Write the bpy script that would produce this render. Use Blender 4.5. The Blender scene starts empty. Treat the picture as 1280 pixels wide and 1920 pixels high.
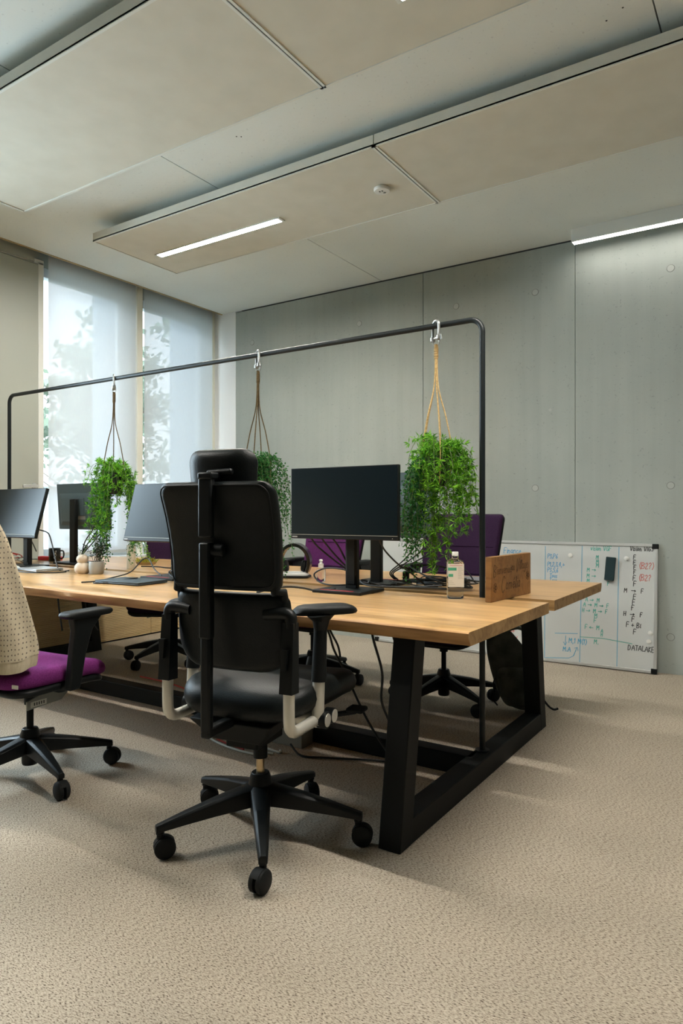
import bpy, bmesh, math, random
from mathutils import Vector, Matrix
PI = math.pi
R = math.radians
scene = bpy.context.scene
COL = scene.collection

# ------------------------------------------------------------------ camera
cam_d = bpy.data.cameras.new('camera')
cam_d.sensor_fit = 'AUTO'
cam_d.sensor_width = 36.0
cam_d.lens = 24.0
cam_d.clip_start = 0.05
cam_d.clip_end = 200
cam = bpy.data.objects.new('camera', cam_d)
COL.objects.link(cam)
cam.location = (0, 0, 1.1)
cam.rotation_euler = (R(90), 0, R(33.27))
scene.camera = cam

# ------------------------------------------------------------------ exposure
vs = scene.view_settings
vs.view_transform = 'Standard'
vs.look = 'None'
vs.exposure = 1.18
vs.gamma = 1.0
vs.use_curve_mapping = False
scene.cycles.use_denoising = True
scene.cycles.max_bounces = 10
scene.cycles.diffuse_bounces = 5
scene.cycles.glossy_bounces = 4
scene.cycles.transmission_bounces = 8
scene.cycles.transparent_max_bounces = 24
scene.cycles.caustics_reflective = False
scene.cycles.caustics_refractive = False
scene.cycles.sample_clamp_indirect = 6.0

# ------------------------------------------------------------------ sky
SKY = 2.55
world = bpy.data.worlds.new('sky')
scene.world = world
world.use_nodes = True
wn = world.node_tree
wn.nodes.clear()
tc = wn.nodes.new('ShaderNodeTexCoord')
sep = wn.nodes.new('ShaderNodeSeparateXYZ')
rmp = wn.nodes.new('ShaderNodeValToRGB')
bg = wn.nodes.new('ShaderNodeBackground')
wo = wn.nodes.new('ShaderNodeOutputWorld')
mr = wn.nodes.new('ShaderNodeMapRange')
wn.links.new(tc.outputs['Generated'], sep.inputs[0])
wn.links.new(sep.outputs['Z'], mr.inputs['Value'])
mr.inputs['From Min'].default_value = -1
wn.links.new(mr.outputs[0], rmp.inputs[0])
el = rmp.color_ramp.elements
el[0].position = 0.0; el[0].color = (0.30, 0.33, 0.30, 1)
el[1].position = 1.0; el[1].color = (2.7, 3.1, 3.6, 1)
e = el.new(0.49); e.color = (0.52, 0.58, 0.56, 1)
e = el.new(0.52); e.color = (0.46, 0.50, 0.52, 1)
e = el.new(0.67); e.color = (0.50, 0.57, 0.64, 1)
e = el.new(0.78); e.color = (2.5, 2.85, 3.2, 1)
wn.links.new(rmp.outputs[0], bg.inputs[0])
bg.inputs[1].default_value = SKY
wn.links.new(bg.outputs[0], wo.inputs[0])

# ------------------------------------------------------------------ daylight through the windows
def area(name, loc, rot, sx, sy, power, color, portal=False):
    d = bpy.data.lights.new(name, 'AREA')
    d.shape = 'RECTANGLE'; d.size = sx; d.size_y = sy
    d.energy = power; d.color = color
    if portal: d.cycles.is_portal = True
    o = bpy.data.objects.new(name, d)
    COL.objects.link(o)
    o.location = loc; o.rotation_euler = rot
    return o
# window openings along the left wall (y ranges); the last two are the ones with blinds in view
OPEN = [(1.10, 2.02), (3.24, 4.09), (4.17, 5.04)]
for (a, b) in OPEN:
    area('sky_portal', (-5.12, (a + b) / 2, 1.9), (0, R(-90), 0), 2.35, b - a, 1.0, (1, 1, 1), True)
# daylight of the unshaded window just outside the left edge of the picture
DAY = area('window_daylight', (-5.25, 1.58, 1.95), (0, R(-90), 0), 2.2, 0.80, 52.0, (0.70, 0.87, 1.0))

# ------------------------------------------------------------------ helpers
def tag(o, label=None, cat=None, group=None, kind=None):
    if label: o['label'] = label
    if cat: o['category'] = cat
    if group: o['group'] = group
    if kind: o['kind'] = kind
    return o

def thing(name, label, cat, loc=(0, 0, 0), rz=0.0, group=None):
    o = bpy.data.objects.new(name, None)
    o.empty_display_size = 0.1
    COL.objects.link(o)
    o.location = loc
    o.rotation_euler = (0, 0, rz)
    return tag(o, label, cat, group)

class MB:
    def __init__(s): s.v = []; s.f = []; s.m = []
    def add(s, vs_, fs, mat=0, M=None):
        n = len(s.v)
        for p in vs_:
            p = Vector(p)
            if M is not None: p = M @ p
            s.v.append(p)
        for f in fs:
            s.f.append([i + n for i in f]); s.m.append(mat)
    def box(s, x0, x1, y0, y1, z0, z1, mat=0, M=None):
        v = [(x0,y0,z0),(x1,y0,z0),(x1,y1,z0),(x0,y1,z0),(x0,y0,z1),(x1,y0,z1),(x1,y1,z1),(x0,y1,z1)]
        s.add(v, [(0,3,2,1),(4,5,6,7),(0,1,5,4),(1,2,6,5),(2,3,7,6),(3,0,4,7)], mat, M)
        return s
    def loft(s, rings, mat=0, caps=True, M=None, closed=True):
        n = len(rings[0]); v = [p for r in rings for p in r]; f = []
        for i in range(len(rings) - 1):
            for j in range(n if closed else n - 1):
                k = (j + 1) % n
                f.append((i*n+j, i*n+k, (i+1)*n+k, (i+1)*n+j))
        if caps:
            f.append(tuple(range(n-1, -1, -1)))
            f.append(tuple((len(rings)-1)*n + j for j in range(n)))
        s.add(v, f, mat, M)
        return s
    def cyl(s, p0, p1, r0, r1=None, n=16, mat=0, M=None, caps=True):
        if r1 is None: r1 = r0
        p0 = Vector(p0); p1 = Vector(p1); d = (p1 - p0).normalized()
        a = d.orthogonal().normalized(); b = d.cross(a)
        rs = []
        for p, r in ((p0, r0), (p1, r1)):
            rs.append([p + (a*math.cos(2*PI*i/n) + b*math.sin(2*PI*i/n))*r for i in range(n)])
        return s.loft(rs, mat, caps, M)
    def tube(s, pts, r, n=8, mat=0, M=None, closed=False, caps=True):
        pts = [Vector(p) for p in pts]; N = len(pts)
        rr = r if isinstance(r, (list, tuple)) else [r]*N
        rings = []; a = None
        for i in range(N):
            if closed: t = pts[(i+1) % N] - pts[i-1]
            else: t = pts[min(i+1, N-1)] - pts[max(i-1, 0)]
            t = t.normalized() if t.length > 1e-9 else Vector((0,0,1))
            if a is None: a = t.orthogonal().normalized()
            else:
                a = a - t*a.dot(t)
                a = a.normalized() if a.length > 1e-6 else t.orthogonal().normalized()
            b = t.cross(a)
            rings.append([pts[i] + (a*math.cos(2*PI*k/n) + b*math.sin(2*PI*k/n))*rr[i] for k in range(n)])
        if closed:
            rings.append(rings[0]); caps = False
        return s.loft(rings, mat, caps, M)
    def lathe(s, prof, n=24, mat=0, c=(0,0,0), M=None):
        rings = [[(c[0]+r*math.cos(2*PI*i/n), c[1]+r*math.sin(2*PI*i/n), c[2]+z) for i in range(n)] for r, z in prof]
        return s.loft(rings, mat, True, M)
    def bar(s, p0, p1, w0, h0, w1=None, h1=None, up=(0,0,1), mat=0, M=None, ov=0.0):
        """tapered rectangular bar from p0 to p1, w across, h along 'up'"""
        if w1 is None: w1 = w0
        if h1 is None: h1 = h0
        p0 = Vector(p0); p1 = Vector(p1); t = (p1-p0).normalized()
        p0 = p0 - t*ov; p1 = p1 + t*ov
        up = Vector(up); sd = t.cross(up).normalized(); u = sd.cross(t).normalized()
        rg = []
        for p, w, h in ((p0,w0,h0),(p1,w1,h1)):
            rg.append([p - sd*w/2 - u*h/2, p + sd*w/2 - u*h/2, p + sd*w/2 + u*h/2, p - sd*w/2 + u*h/2])
        return s.loft(rg, mat, True, M)
    def build(s, name, mats, parent=None, bevel=0.0, seg=2, sub=0, smooth=True, angle=40, loc=None, rot=None):
        me = bpy.data.meshes.new(name)
        me.from_pydata([tuple(p) for p in s.v], [], s.f)
        if not isinstance(mats, (list, tuple)): mats = [mats]
        for m in mats: me.materials.append(m)
        if len(mats) > 1: me.polygons.foreach_set('material_index', s.m)
        bm = bmesh.new(); bm.from_mesh(me)
        bmesh.ops.recalc_face_normals(bm, faces=bm.faces)
        bm.to_mesh(me); bm.free()
        if smooth:
            me.shade_smooth(); me.set_sharp_from_angle(angle=R(angle))
        o = bpy.data.objects.new(name, me)
        COL.objects.link(o)
        if parent is not None: o.parent = parent
        if loc is not None: o.location = loc
        if rot is not None: o.rotation_euler = rot
        if bevel > 0:
            b = o.modifiers.new('bevel', 'BEVEL'); b.width = bevel; b.segments = seg
            b.limit_method = 'ANGLE'; b.angle_limit = R(35); b.harden_normals = False
        if sub:
            q = o.modifiers.new('sub', 'SUBSURF'); q.levels = sub; q.render_levels = sub
        return o

def copy_tree(o, parent=None):
    c = o.copy(); COL.objects.link(c)
    if parent is not None: c.parent = parent
    for ch in [x for x in COL.objects if x.parent == o]:
        copy_tree(ch, c)
    return c

def rr_outline(w, h, r, n=6):
    """rounded rectangle outline in (u,v), centred; r = 4 corner radii (br, tr, tl, bl)"""
    if not isinstance(r, (list, tuple)): r = [r]*4
    P = []
    cs = [(w/2, -h/2, -PI/2, 1, -1), (w/2, h/2, 0, 1, 1), (-w/2, h/2, PI/2, -1, 1), (-w/2, -h/2, PI, -1, -1)]
    for (cx, cy, a0, sx, sy), q in zip(cs, r):
        ox, oy = cx - sx*q, cy - sy*q
        for i in range(n+1):
            a = a0 + PI/2*i/n
            P.append((ox + q*math.cos(a), oy + q*math.sin(a)))
    # subdivide the long edges
    out = []
    for i in range(len(P)):
        a = P[i]; b = P[(i+1) % len(P)]
        L = math.hypot(b[0]-a[0], b[1]-a[1]); k = max(1, int(L/0.05))
        for j in range(k): out.append((a[0]+(b[0]-a[0])*j/k, a[1]+(b[1]-a[1])*j/k))
    return out

def pad(mb, w, h, t, r, deform, edge=0.02, bulge=0.0, mat=0):
    """cushion with rounded rim; local (u,v) outline, q = thickness coordinate; deform(u,v,q)->xyz"""
    O = rr_outline(w, h, r)
    prof = []
    for i in range(7):
        a = -PI/2 + PI*i/6
        prof.append((edge*(1-math.cos(a)), t/2*math.sin(a)))
    rings = []
    inner = [0.02, 0.25, 0.5, 0.75]
    def ringat(sc, ins, q):
        k = 1 - ins*2/min(w, h)
        res = []
        for u, v in O:
            uu, vv = u*k*sc, v*k*sc
            f = bulge*(1-min(1, (2*uu/w)**2))*(1-min(1, (2*vv/h)**2))
            qq = q + (f if q > 0 else -f*0.3)
            res.append(deform(uu, vv, qq))
        return res
    for sc in inner: rings.append(ringat(sc, edge, -t/2))
    for ins, q in prof: rings.append(ringat(1, ins, q))
    for sc in reversed(inner): rings.append(ringat(sc, edge, t/2))
    mb.loft(rings, mat)
    return mb

def smooth_path(pts, k=6):
    """Catmull-Rom through pts"""
    pts = [Vector(p) for p in pts]; out = []
    for i in range(len(pts)-1):
        p0 = pts[max(i-1,0)]; p1 = pts[i]; p2 = pts[i+1]; p3 = pts[min(i+2, len(pts)-1)]
        for j in range(k):
            t = j/k
            out.append(0.5*((2*p1) + (p2-p0)*t + (2*p0-5*p1+4*p2-p3)*t*t + (3*p1-p0-3*p2+p3)*t**3))
    out.append(pts[-1])
    return out

# ------------------------------------------------------------------ materials
def mat(name, color, rough=0.5, metal=0.0, spec=0.5, **kw):
    m = bpy.data.materials.new(name); m.use_nodes = True
    b = m.node_tree.nodes['Principled BSDF']
    b.inputs['Base Color'].default_value = (*color, 1)
    b.inputs['Roughness'].default_value = rough
    b.inputs['Metallic'].default_value = metal
    b.inputs['Specular IOR Level'].default_value = spec
    for k, v in kw.items(): b.inputs[k.replace('_', ' ')].default_value = v
    return m
def nodes(m): return m.node_tree.nodes, m.node_tree.links, m.node_tree.nodes['Principled BSDF']
def noise_mat(name, c0, c1, scale, rough=0.6, spec=0.4, stretch=(1,1,1), detail=6, bump=0.0, lo=0.35, hi=0.65, bscale=None, coord='Object', metal=0.0):
    m = mat(name, c0, rough, metal, spec)
    N, L, b = nodes(m)
    t = N.new('ShaderNodeTexCoord'); mp = N.new('ShaderNodeMapping'); nz = N.new('ShaderNodeTexNoise'); rp = N.new('ShaderNodeValToRGB')
    mp.inputs['Scale'].default_value = stretch
    nz.inputs['Scale'].default_value = scale; nz.inputs['Detail'].default_value = detail
    L.new(t.outputs[coord], mp.inputs[0]); L.new(mp.outputs[0], nz.inputs['Vector']); L.new(nz.outputs['Fac'], rp.inputs[0])
    rp.color_ramp.elements[0].position = lo; rp.color_ramp.elements[0].color = (*c0, 1)
    rp.color_ramp.elements[1].position = hi; rp.color_ramp.elements[1].color = (*c1, 1)
    L.new(rp.outputs[0], b.inputs['Base Color'])
    if bump:
        n2 = N.new('ShaderNodeTexNoise'); n2.inputs['Scale'].default_value = bscale or scale*3; n2.inputs['Detail'].default_value = 4
        L.new(mp.outputs[0], n2.inputs['Vector'])
        bp = N.new('ShaderNodeBump'); bp.inputs['Strength'].default_value = bump; bp.inputs['Distance'].default_value = 0.01
        L.new(n2.outputs['Fac'], bp.inputs['Height']); L.new(bp.outputs[0], b.inputs['Normal'])
    return m

def concrete(name, c0, c1, streak=0.0):
    m = noise_mat(name, c0, c1, 1.3, rough=0.75, spec=0.25, detail=10, bump=0.08, bscale=40, lo=0.3, hi=0.7)
    N, L, b = nodes(m)
    t = N.new('ShaderNodeTexCoord'); mp = N.new('ShaderNodeMapping'); nz = N.new('ShaderNodeTexNoise'); rp = N.new('ShaderNodeValToRGB'); mx = N.new('ShaderNodeMix')
    mp.inputs['Scale'].default_value = (9, 9, 0.35)
    nz.inputs['Scale'].default_value = 1.6; nz.inputs['Detail'].default_value = 5
    L.new(t.outputs['Object'], mp.inputs[0]); L.new(mp.outputs[0], nz.inputs['Vector']); L.new(nz.outputs['Fac'], rp.inputs[0])
    rp.color_ramp.elements[0].position = 0.32; rp.color_ramp.elements[0].color = (0.72, 0.73, 0.72, 1)
    rp.color_ramp.elements[1].position = 0.62; rp.color_ramp.elements[1].color = (1.05, 1.05, 1.04, 1)
    mx.data_type = 'RGBA'; mx.blend_type = 'MULTIPLY'; mx.inputs[0].default_value = streak
    src = b.inputs['Base Color'].links[0].from_socket
    L.new(src, mx.inputs[6]); L.new(rp.outputs[0], mx.inputs[7])
    # fine pores
    n3 = N.new('ShaderNodeTexNoise'); n3.inputs['Scale'].default_value = 55; n3.inputs['Detail'].default_value = 3
    L.new(t.outputs['Object'], n3.inputs['Vector'])
    r3 = N.new('ShaderNodeValToRGB'); r3.color_ramp.elements[0].position = 0.27; r3.color_ramp.elements[0].color = (0.7,0.7,0.7,1)
    r3.color_ramp.elements[1].position = 0.36; r3.color_ramp.elements[1].color = (1,1,1,1)
    m3 = N.new('ShaderNodeMix'); m3.data_type = 'RGBA'; m3.blend_type = 'MULTIPLY'; m3.inputs[0].default_value = 0.6
    L.new(n3.outputs['Fac'], r3.inputs[0]); L.new(mx.outputs[2], m3.inputs[6]); L.new(r3.outputs[0], m3.inputs[7])
    L.new(m3.outputs[2], b.inputs['Base Color'])
    return m

M = {}
M['concrete'] = concrete('wall_concrete', (0.335, 0.375, 0.350), (0.415, 0.455, 0.425), 0.2)
M['ceil'] = concrete('ceiling_concrete', (0.71, 0.755, 0.73), (0.78, 0.82, 0.79), 0.0)
M['dark_wall'] = mat('bounce_absorber', (0.10, 0.10, 0.095), 0.8)  # dark tone added to swallow bounced light; real colour of these unseen walls unknown
M['fin'] = mat('facade_fin_shade', (0.26, 0.31, 0.36), 0.6)  # blue-grey carries the shade on the white fins
M['ring_gap'] = mat('ring_gap', (0.22, 0.23, 0.21), 0.8)
M['plug'] = mat('concrete_plug', (0.41, 0.445, 0.415), 0.7)
M['dark_gap'] = mat('dark_gap', (0.05, 0.055, 0.05), 0.8)
M['panel'] = noise_mat('panel_white', (0.62, 0.61, 0.53), (0.66, 0.65, 0.57), 6, rough=0.65, spec=0.3)
M['white'] = mat('white_paint', (0.72, 0.74, 0.70), 0.5)
M['cream_paint'] = mat('cream_paint', (0.385, 0.41, 0.36), 0.45)
M['cream_lit'] = mat('cream_lit', (0.82, 0.82, 0.72), 0.45)  # cream raised so the colour holds daylight from the slits beside the blinds
M['shell_back_lit'] = mat('monitor_back_glare', (0.085, 0.125, 0.140), 0.5, 0.0, 0.4)  # black shell lightened towards blue, window glare put into the colour
M['plaster'] = mat('plaster', (0.88, 0.90, 0.90), 0.6)
M['sill'] = mat('sill_white', (0.8, 0.82, 0.8), 0.35)
M['trim_wood'] = noise_mat('trim_wood', (0.34, 0.25, 0.12), (0.45, 0.34, 0.18), 5, stretch=(8, 1, 8))
M['frame_alu'] = mat('frame_alu', (0.62, 0.66, 0.68), 0.4, 0.1)
M['black_metal'] = mat('black_powder', (0.004, 0.0052, 0.005), 0.6, 0.0, 0.25)
M['rail_black'] = mat('rail_black', (0.006, 0.010, 0.011), 0.42, 0.0, 0.35)
M['black_plastic'] = mat('black_plastic', (0.004, 0.0055, 0.0058), 0.45, 0.0, 0.28)
M['black_soft'] = mat('black_soft', (0.004, 0.0055, 0.0058), 0.55, 0.0, 0.28)
M['rubber'] = mat('rubber', (0.008, 0.009, 0.009), 0.7, 0.0, 0.3)
M['cable'] = mat('cable_black', (0.008, 0.010, 0.010), 0.5)
M['cable_white'] = mat('cable_white', (0.55, 0.57, 0.52), 0.5)
M['cable_red'] = mat('cable_red', (0.45, 0.05, 0.04), 0.5)
M['leather'] = noise_mat('black_leather', (0.0026, 0.0048, 0.0050), (0.0040, 0.0064, 0.0066), 60, rough=0.45, spec=0.28, bump=0.12, bscale=260)
M['silver'] = mat('brushed_silver', (0.70, 0.68, 0.60), 0.42, 0.55)
M['steel'] = mat('galvanised_steel', (0.42, 0.43, 0.42), 0.3, 0.95)
M['brass'] = mat('gas_lift_piston', (0.55, 0.43, 0.26), 0.3, 0.9)
M['grey_metal'] = mat('grey_metal', (0.30, 0.31, 0.28), 0.5, 0.3)
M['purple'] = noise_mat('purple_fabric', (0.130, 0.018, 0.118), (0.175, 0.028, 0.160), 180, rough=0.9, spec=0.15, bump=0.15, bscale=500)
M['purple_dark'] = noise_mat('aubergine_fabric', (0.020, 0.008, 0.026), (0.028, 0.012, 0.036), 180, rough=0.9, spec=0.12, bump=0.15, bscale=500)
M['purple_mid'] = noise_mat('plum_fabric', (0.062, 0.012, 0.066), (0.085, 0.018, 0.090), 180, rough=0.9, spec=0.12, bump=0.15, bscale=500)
M['screen'] = mat('matte_screen', (0.003, 0.0085, 0.012), 0.30, 0.0, 0.32)
M['bezel'] = mat('monitor_shell', (0.005, 0.0068, 0.0075), 0.45, 0.0, 0.3)
M['red'] = mat('red_accent', (0.5, 0.02, 0.03), 0.5)
M['tag_grey'] = mat('logo_grey', (0.35, 0.36, 0.35), 0.5)
M['white_plastic'] = mat('white_plastic', (0.75, 0.76, 0.73), 0.4)
M['paper'] = mat('label_paper', (0.70, 0.70, 0.64), 0.6)
M['green_print'] = mat('green_print', (0.06, 0.38, 0.24), 0.6)
M['grey_print'] = mat('grey_print', (0.33, 0.35, 0.34), 0.6)
M['pink_print'] = mat('pink_print', (0.6, 0.28, 0.28), 0.6)
M['board_white'] = mat('whiteboard_enamel', (0.60, 0.63, 0.62), 0.25, 0.0, 0.4)
M['alu'] = mat('aluminium', (0.62, 0.64, 0.63), 0.4, 0.6)
M['ink_blue'] = mat('ink_blue', (0.10, 0.34, 0.58), 0.6)
M['ink_cyan'] = mat('ink_cyan', (0.10, 0.38, 0.58), 0.6)
M['ink_green'] = mat('ink_green', (0.08, 0.40, 0.33), 0.6)
M['ink_black'] = mat('ink_black', (0.05, 0.055, 0.055), 0.6)
M['ink_red'] = mat('ink_red', (0.58, 0.16, 0.14), 0.6)
M['eraser'] = mat('eraser_felt', (0.008, 0.03, 0.035), 0.8)
M['rope_tan'] = noise_mat('rope_tan', (0.40, 0.26, 0.11), (0.58, 0.42, 0.20), 120, rough=0.9, spec=0.1)
M['rope_brown'] = noise_mat('rope_brown', (0.10, 0.075, 0.04), (0.17, 0.12, 0.06), 120, rough=0.9, spec=0.1)
M['pot_dark'] = mat('pot_dark', (0.02, 0.026, 0.028), 0.5)
M['ceramic_cream'] = mat('ceramic_cream', (0.62, 0.53, 0.42), 0.55)
M['ceramic_grey'] = noise_mat('ceramic_grey', (0.30, 0.31, 0.30), (0.38, 0.39, 0.37), 3, rough=0.4)
M['ceramic_white'] = mat('ceramic_white', (0.68, 0.64, 0.52), 0.5)
M['mug_black'] = mat('mug_black', (0.01, 0.012, 0.012), 0.2)
M['soil'] = mat('soil', (0.03, 0.02, 0.012), 0.9)
M['led'] = None
M['laptop_silver'] = mat('laptop_silver', (0.42, 0.44, 0.46), 0.35, 0.6)
M['laptop_dark'] = mat('laptop_dark', (0.05, 0.07, 0.085), 0.4, 0.3)
M['backpack'] = noise_mat('backpack_cloth', (0.050, 0.060, 0.052), (0.095, 0.108, 0.095), 14, rough=0.9, spec=0.15, bump=0.2, bscale=120)
M['bark'] = mat('bark', (0.10, 0.08, 0.06), 0.9)
M['grass'] = noise_mat('grass', (0.22, 0.24, 0.21), (0.28, 0.30, 0.27), 3, rough=0.9)
M['facade'] = mat('pale_render', (0.40, 0.43, 0.45), 0.8)
M['pink_card'] = mat('pink_card', (0.62, 0.42, 0.34), 0.7)

def emis(name, col, st):
    m = bpy.data.materials.new(name); m.use_nodes = True
    N = m.node_tree.nodes; L = m.node_tree.links; N.clear()
    e_ = N.new('ShaderNodeEmission'); o_ = N.new('ShaderNodeOutputMaterial')
    e_.inputs[0].default_value = (*col, 1); e_.inputs[1].default_value = st
    L.new(e_.outputs[0], o_.inputs[0])
    return m
M['led'] = emis('led_diffuser', (1.0, 0.945, 0.86), 145.0)
M['led_wall'] = emis('led_wall_diffuser', (1.0, 0.93, 0.85), 9.0)

def leaf_mat(name, c0, c1):
    m = mat(name, c0, 0.6, 0, 0.12)
    N, L, b = nodes(m)
    g = N.new('ShaderNodeNewGeometry'); rp = N.new('ShaderNodeValToRGB')
    rp.color_ramp.elements[0].color = (*c0, 1); rp.color_ramp.elements[1].color = (*c1, 1)
    L.new(g.outputs['Random Per Island'], rp.inputs[0]); L.new(rp.outputs[0], b.inputs['Base Color'])
    tr = N.new('ShaderNodeBsdfTranslucent'); mx = N.new('ShaderNodeMixShader'); mx.inputs[0].default_value = 0.3
    L.new(rp.outputs[0], tr.inputs[0]); L.new(b.outputs[0], mx.inputs[1]); L.new(tr.outputs[0], mx.inputs[2])
    L.new(mx.outputs[0], N['Material Output'].inputs[0])
    return m
M['fern'] = leaf_mat('fern_leaf', (0.020, 0.13, 0.010), (0.27, 0.63, 0.05))
M['vine'] = leaf_mat('vine_leaf', (0.010, 0.065, 0.018), (0.07, 0.26, 0.06))
M['stem'] = mat('plant_stem', (0.10, 0.16, 0.04), 0.7)
M['dark_leaf'] = leaf_mat('dark_leaf', (0.008, 0.02, 0.012), (0.03, 0.06, 0.03))
M['yellow_leaf'] = leaf_mat('yellow_leaf', (0.20, 0.26, 0.03), (0.45, 0.38, 0.07))
M['tree_leaf'] = leaf_mat('tree_leaf', (0.09, 0.12, 0.09), (0.17, 0.21, 0.15))

def carpet():
    m = mat('carpet_loop', (0.4, 0.35, 0.28), 0.95, 0, 0.1)
    N, L, b = nodes(m)
    t = N.new('ShaderNodeTexCoord'); mp = N.new('ShaderNodeMapping')
    mp.inputs['Scale'].default_value = (0.62, 1.7, 1.0); mp.inputs['Rotation'].default_value = (0, 0, R(-28))
    L.new(t.outputs['Object'], mp.inputs[0])
    n1 = N.new('ShaderNodeTexNoise'); n1.inputs['Scale'].default_value = 185; n1.inputs['Detail'].default_value = 4; n1.inputs['Roughness'].default_value = 0.7
    L.new(mp.outputs[0], n1.inputs['Vector'])
    r1 = N.new('ShaderNodeValToRGB'); els = r1.color_ramp.elements
    els[0].position = 0.37; els[0].color = (0.065, 0.046, 0.030, 1)
    els[1].position = 0.62; els[1].color = (0.56, 0.50, 0.405, 1)
    q = els.new(0.47); q.color = (0.42, 0.36, 0.285, 1)
    L.new(n1.outputs['Fac'], r1.inputs[0])
    n2 = N.new('ShaderNodeTexNoise'); n2.inputs['Scale'].default_value = 3.0; n2.inputs['Detail'].default_value = 5
    L.new(t.outputs['Object'], n2.inputs['Vector'])
    r2 = N.new('ShaderNodeValToRGB'); r2.color_ramp.elements[0].color = (0.88,0.88,0.88,1); r2.color_ramp.elements[1].color = (1.05,1.05,1.05,1)
    L.new(n2.outputs['Fac'], r2.inputs[0])
    mx = N.new('ShaderNodeMix'); mx.data_type = 'RGBA'; mx.blend_type = 'MULTIPLY'; mx.inputs[0].default_value = 1
    L.new(r1.outputs[0], mx.inputs[6]); L.new(r2.outputs[0], mx.inputs[7]); L.new(mx.outputs[2], b.inputs['Base Color'])
    bp = N.new('ShaderNodeBump'); bp.inputs['Strength'].default_value = 0.15; bp.inputs['Distance'].default_value = 0.003
    L.new(n1.outputs['Fac'], bp.inputs['Height']); L.new(bp.outputs[0], b.inputs['Normal'])
    return m
M['carpet'] = carpet()

def oak(name, tint=(1,1,1), end=False, rough=0.28):
    m = mat(name, (0.6, 0.4, 0.2), rough, 0, 0.5)
    N, L, b = nodes(m)
    t = N.new('ShaderNodeTexCoord'); mp = N.new('ShaderNodeMapping')
    mp.inputs['Scale'].default_value = (1, 1, 1) if end else (0.09, 1.0, 1.0)
    L.new(t.outputs['Object'], mp.inputs[0])
    n1 = N.new('ShaderNodeTexNoise'); n1.inputs['Scale'].default_value = 26; n1.inputs['Detail'].default_value = 8; n1.inputs['Distortion'].default_value = 1.2
    L.new(mp.outputs[0], n1.inputs['Vector'])
    r1 = N.new('ShaderNodeValToRGB'); els = r1.color_ramp.elements
    cs = [(0.30, (0.35, 0.195, 0.078)), (0.5, (0.54, 0.330, 0.142)), (0.72, (0.63, 0.415, 0.20))]
    els[0].position = cs[0][0]; els[0].color = (*[a*b_ for a, b_ in zip(cs[0][1], tint)], 1)
    els[1].position = cs[2][0]; els[1].color = (*[a*b_ for a, b_ in zip(cs[2][1], tint)], 1)
    q = els.new(cs[1][0]); q.color = (*[a*b_ for a, b_ in zip(cs[1][1], tint)], 1)
    L.new(n1.outputs['Fac'], r1.inputs[0])
    # plank tint, planks run along x and are about 14 cm wide
    sp = N.new('ShaderNodeSeparateXYZ'); L.new(t.outputs['Object'], sp.inputs[0])
    d1 = N.new('ShaderNodeMath'); d1.operation = 'DIVIDE'; d1.inputs[1].default_value = 0.14; L.new(sp.outputs['Y'], d1.inputs[0])
    fl = N.new('ShaderNodeMath'); fl.operation = 'FLOOR'; L.new(d1.outputs[0], fl.inputs[0])
    wn_ = N.new('ShaderNodeTexWhiteNoise'); wn_.noise_dimensions = '1D'; L.new(fl.outputs[0], wn_.inputs['W'])
    r2 = N.new('ShaderNodeValToRGB'); r2.color_ramp.elements[0].color = (0.80, 0.78, 0.74, 1); r2.color_ramp.elements[1].color = (1.08, 1.07, 1.05, 1)
    L.new(wn_.outputs['Value'], r2.inputs[0])
    mx = N.new('ShaderNodeMix'); mx.data_type = 'RGBA'; mx.blend_type = 'MULTIPLY'; mx.inputs[0].default_value = 0.8
    L.new(r1.outputs[0], mx.inputs[6]); L.new(r2.outputs[0], mx.inputs[7])
    # dark filled cracks and knots, long in x
    mp2 = N.new('ShaderNodeMapping'); mp2.inputs['Scale'].default_value = (0.8, 9, 3); L.new(t.outputs['Object'], mp2.inputs[0])
    n3 = N.new('ShaderNodeTexNoise'); n3.inputs['Scale'].default_value = 2.3; n3.inputs['Detail'].default_value = 3; n3.inputs['Distortion'].default_value = 0.6
    L.new(mp2.outputs[0], n3.inputs['Vector'])
    r3 = N.new('ShaderNodeValToRGB'); r3.color_ramp.elements[0].position = 0.705; r3.color_ramp.elements[0].color = (1,1,1,1)
    r3.color_ramp.elements[1].position = 0.76; r3.color_ramp.elements[1].color = (0.16,0.12,0.09,1)
    L.new(n3.outputs['Fac'], r3.inputs[0])
    m3 = N.new('ShaderNodeMix'); m3.data_type = 'RGBA'; m3.blend_type = 'MULTIPLY'; m3.inputs[0].default_value = 1
    L.new(mx.outputs[2], m3.inputs[6]); L.new(r3.outputs[0], m3.inputs[7]); L.new(m3.outputs[2], b.inputs['Base Color'])
    bp = N.new('ShaderNodeBump'); bp.inputs['Strength'].default_value = 0.03; bp.inputs['Distance'].default_value = 0.006
    L.new(n1.outputs['Fac'], bp.inputs['Height']); L.new(bp.outputs[0], b.inputs['Normal'])
    return m
M['oak'] = oak('oak_top')
M['oak_edge'] = oak('oak_live_edge', (0.80, 0.70, 0.58), False, 0.62)
M['oak_end'] = oak('oak_end_grain', (0.62, 0.60, 0.54), True, 0.6)
M['sign_wood'] = oak('stained_sign_wood', (0.46, 0.36, 0.22), False, 0.5)
M['sign_wood2'] = oak('sign_side_wood', (0.85, 0.52, 0.26))
M['burn'] = mat('burnt_lettering', (0.055, 0.03, 0.014), 0.8)
M['clad'] = noise_mat('slat_wood', (0.78, 0.58, 0.30), (0.86, 0.66, 0.36), 3, stretch=(6, 1, 6), rough=0.6)

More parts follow.
